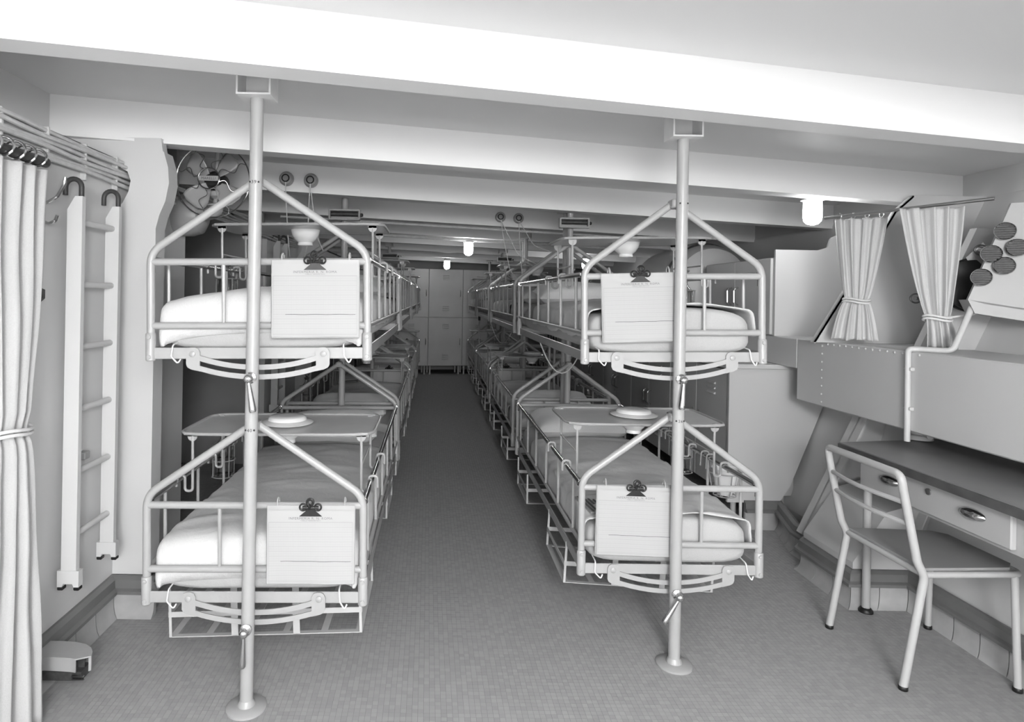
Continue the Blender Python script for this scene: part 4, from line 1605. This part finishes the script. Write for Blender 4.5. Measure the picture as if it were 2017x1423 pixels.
mb = MB().tube(rounded([(2.17, 2.85, .80), (2.168, 2.85, 1.222), (2.20, 2.83, 1.222), (2.28, 2.74, 1.222), (2.40, 2.78, 1.43)], .035, 6), .0125, 12)
t = tag(obj('conduit', mb.mesh('conduit', M['wall2'])), 'painted conduit running up the casing face and bending over its ledge', 'pipe')
for (x, y, z) in ((2.170, 2.85, .95), (2.170, 2.85, 1.13)):
    mbc = MB().cbox(-.006, .014, -.024, .024, -.008, .008, .003)
    obj('saddle', mbc.mesh('saddle', M['wall2'], 0), t, (x, y, z))
t = thing('junction_box', 'round white junction box under the casing at the back of the desk', 'junction box', (2.36, 3.02, .775), (0, 0, 0))
part('body', None, lambda mb: mb.lathe([(.055, 0), (.055, .02), (.04, .025), (.04, .045), (.058, .05), (.058, .07)], 24), 'wall2', t)
part('nipple', None, lambda mb: mb.tube([(0, -.03, .03), (-.02, -.09, .03)], .014, 12), 'wall2', t)
t = thing('access_plate', 'screwed-on access plate on the raking side behind the chair', 'plate', (2.305, 3.0, .40), (0, math.atan2(.28, .73), 0))
part('cover', None, lambda mb: mb.cbox(-.012, -.004, -.10, .34, -.10, .11, .003), 'wall2', t, smooth=0)
for y in (.0, .26):
    part('screw', 'ap_screw', lambda mb: mb.lathe([(.011, 0), (.011, .006), (0, .008)], 10, Matrix.Rotation(-PI / 2, 4, 'Y')), 'steel', t, (-.012, y, .0))

# things beyond the right row
t = thing('ventilation_trunk', 'large round-ended white ventilation trunk above the casing behind the right row', 'ventilation trunk', (2.30, 5.25, 1.21))
part('drum', None, lambda mb: mb.lathe([(0, -.16), (.2, -.15), (.29, -.10), (.33, .0), (.33, .9)], 40, Matrix.Translation((0, 0, .36)) @ Matrix.Rotation(-PI / 2, 4, 'X')), 'wall2', t)
part('band', None, lambda mb: mb.tube([(.333 * math.cos(q), .05, .36 + .333 * math.sin(q)) for q in [k * 2 * PI / 48 for k in range(48)]], .012, 8, closed=True), 'rubber', t)  # dark ring drawn in place of the shadow gap round the drum
part('cradle', None, lambda mb: mb.cbox(-.2, .2, .1, .7, 0, .10, .004), 'wall2', t, smooth=0)
t = thing('heater_fan', 'dark-grilled heater unit beside the ventilation trunk', 'heater', (1.98, 5.5, 1.21))
part('case', None, lambda mb: mb.prism([(-.12, .02), (.12, .02), (.12, .38), (.0, .38), (-.12, .12)], fxz, 0, .28), 'wall2', t, smooth=0)
part('grille', None, lambda mb: [mb.box(-.005 + k * .028, .008 + k * .028, -.012, -.001, .06, .34) for k in range(4)], 'grille', t, smooth=0)
part('motor', None, lambda mb: mb.lathe([(0, -.08), (.05, -.07), (.075, -.03), (.075, .06), (0, .07)], 18, Matrix.Translation((-.13, .1, .26)) @ Matrix.Rotation(PI / 2, 4, 'Y')), 'dark', t)
part('stand', None, lambda mb: mb.cbox(-.1, .1, .02, .26, 0, .02, .003), 'wall2', t, smooth=0)


# ------------------------------------------------------------------ ceiling lamps
def ceiling_lamp(label, x, y, up=0.0):
    z = ceil_z(x) - .0
    zb = beam_bot(x) + up
    t = thing('ceiling_lamp', label, 'lamp', (x, y, zb), (0, 0, 0), 'ward ceiling lamps')
    part('base', 'cl_base', lambda mb: mb.lathe([(.045, .0), (.05, -.02), (.062, -.028), (.062, -.036), (.05, -.04)], 24), 'enamel', t)
    g = part('lamp_glass', 'cl_glass', lambda mb: mb.lathe([(.046, -.038), (.048, -.06), (.049, -.13), (.044, -.155), (.03, -.17), (.012, -.176), (0, -.177)], 24), 'lamp', t, label='lit frosted glass cover')
    part('stem', ('cl_stem', round(x, 2)), lambda mb: mb.tube([(0, 0, 0), (0, 0, BEAM_D + .012 - up)], .03, 14), 'enamel', t)


ceiling_lamp('lit glass ceiling lamp hanging near the ship side above the casing', 2.15, beam_y(1, 2.15) + .16, .04)
ceiling_lamp('lit glass ceiling lamp hanging over the middle of the aisle, nearer of two', .36, beam_y(4, .36) + .18)
ceiling_lamp('lit glass ceiling lamp hanging over the aisle before the far lockers', .20, beam_y(7, .2) + .25)
ceiling_lamp('unseen fill light shaped as a ceiling lamp, added behind the viewer over the aisle', .30, beam_y(-2, .30) + .3)  # lamps behind the viewer are unseen, added only as fill
ceiling_lamp('unseen fill light shaped as a ceiling lamp, added behind the viewer near the ship side', 1.75, beam_y(-2, 1.75) + .3)
ceiling_lamp('unseen fill light shaped as a ceiling lamp, added behind the viewer near the left wall', -1.0, beam_y(-2, -1.0) + .3)
ceiling_lamp('lit glass ceiling lamp hanging far back over the right row', 2.05, beam_y(5, 2.05) + .5)


# ------------------------------------------------------------------ call-bell sockets and cords
def bell(label, x, k, cords):
    y = beam_y(k, x) - .01
    z = ceil_z(x) - .10
    t = thing('bell_socket', label, 'socket', (x, y, z), (0, 0, 0), 'bell sockets on the beams')
    part('body', 'bell_body', lambda mb: mb.lathe([(.045, 0), (.045, .02), (.035, .035), (0, .037)], 20, Matrix.Rotation(PI / 2, 4, 'X')), 'enamel', t)
    part('pull_ring', 'bell_ring', lambda mb: mb.tube(ring_pts(.022, 20, -.042), .004, 6, closed=True), 'black', t)
    for j, (dx, dy, dz) in enumerate(cords):
        part('cord', None, lambda mb: mb.tube(rounded([(0, -.04, -.02), (dx * .2, -.05, dz * .35), (dx * .5, dy * .4, dz * .8), (dx, dy, dz)], .12, 6), .0032, 6), 'cord', t)
    return t


bell('white bell socket on the third beam over the right row, nearer the aisle', .56, 3, [(.15, -.35, -.58), (.30, -.25, -.42)])
bell('white bell socket on the third beam over the right row, nearer the posts', .72, 3, [(.05, -.3, -.62), (.25, -.2, -.30)])
bell('white bell socket on the beam over the left row beside the reading lamp', -.80, 2, [(-.02, -.1, -.52), (.1, -.1, -.45)])
bell('white bell socket on the beam over the left row beside the fan', -.95, 2, [(.05, -.1, -.5)])


# slack bell cords hanging below the upper bunks of the right row
def slack(label, p0, p1, sag):
    n = 16
    pts = []
    for i in range(n + 1):
        q = i / n
        p = Vector(p0).lerp(Vector(p1), q)
        p.z -= sag * 4 * q * (1 - q)
        pts.append(p)
    mb = MB().tube(pts, .004, 6)
    tag(obj('hanging_wire', mb.mesh('hanging_wire', M['cord'])), label, 'cord', 'slack bell cords under the upper bunks')


slack('slack white bell cord looping down below the nearest upper bunk of the right row', (.66, 3.95, 1.19), (1.02, 4.15, 1.19), .25)
slack('slack white bell cord looping down below the third upper bunk of the right row', (.62, 6.9, 1.19), (.95, 7.2, 1.19), .28)

# black-capped poles standing between the right-hand beds
pw = ['nearest', 'second', 'third', 'fourth', 'fifth']
for i, (x, y, zt) in enumerate(((.95, 5.10, 1.16), (1.02, 5.25, 1.12), (.86, 7.6, 1.17), (1.02, 7.3, 1.19), (.68, 9.3, 1.15))):
    t = thing('stowed_pole', f'slim white pole with a black rubber cap beside the right-hand bunks, {pw[i]} of five', 'pole', (x, y, Z_LOW + .22), (0, 0, 0), 'black-capped poles among the bunks')
    h = zt - Z_LOW - .22
    part('shaft', None, lambda mb: mb.tube([(0, 0, 0), (0, 0, h)], .011, 10), 'enamel', t)
    part('cap', 'pole_cap', lambda mb: mb.lathe([(.017, -.05), (.018, 0), (.016, .012), (0, .014)], 14), 'black', t, (0, 0, h - .02))

# wire basket with a cup on the outer rail of the nearest lower right bunk
bk = thing('wire_basket', 'shallow white wire basket hooked on the outer rail of the nearest right-hand lower bunk', 'basket', (1.317 + .085, 2.98, .50))
for r_, z in ((.075, .11), (.062, .04), (.05, 0)):
    part('ring', ('bk', r_), lambda mb: mb.tube([(r_ * math.cos(q), r_ * math.sin(q), 0) for q in [k * 2 * PI / 28 for k in range(28)]], .003, 6, closed=True), 'enamel', bk, (0, 0, z))
for k in range(8):
    a = k * PI / 4
    part('rib_wire', 'bk_rib', lambda mb: mb.tube([(.012, 0, 0), (.05, 0, 0), (.062, 0, .04), (.075, 0, .11)], .0026, 6), 'enamel', bk, (0, 0, 0), (0, 0, a))
for y in (-.03, .03):
    part('crook', 'bk_crook', lambda mb: mb.tube(rounded([(-.05, 0, .11), (-.068, 0, .2), (-.1, 0, .2), (-.104, 0, .13)], .014, 5), .004, 6), 'enamel', bk, (0, y, 0))
mb = MB()
mb.lathe([(.0, .004), (.03, .004), (.034, .0), (.04, .02), (.05, .07), (.056, .118), (.062, .125), (.056, .122), (.046, .07), (.034, .02), (0, .012)], 24)
tag(obj('mug', mb.mesh('mug', M['china'], 50), None, (1.402, 2.98, .5035)), 'white china mug standing in the wire basket', 'mug')

# booklet lying at the foot of the nearest lower right bunk
bk2 = thing('booklet', 'ribbed grey booklet lying at the foot of the nearest lower right bunk', 'booklet', (.695, 2.66, Z_LOW + .030 + MAT_H + .016), (0, -.01, .12))
part('cover', None, lambda mb: mb.cbox(-.05, .05, -.10, .10, 0, .010, .002), 'seat', bk2, smooth=0)
for k in range(5):
    part('rib', 'bk2_rib', lambda mb: mb.box(-.004, .004, -.095, .095, .010, .012), 'lino_edge', bk2, (-.036 + k * .018, 0, 0), smooth=0)

# small dark catch on the wall at the curtain's edge
t = thing('wall_catch', 'small dark metal catch on the left wall at the edge of the long curtain', 'catch', (XL, 2.19, 1.40))
part('plate', None, lambda mb: mb.cbox(0, .008, -.02, .02, -.035, .035, .002), 'steel', t, smooth=0)
part('tongue', None, lambda mb: mb.prism([(.008, -.03), (.03, -.01), (.03, .02), (.008, .03)], fxz, -.01, .01), 'grille', t, smooth=0)
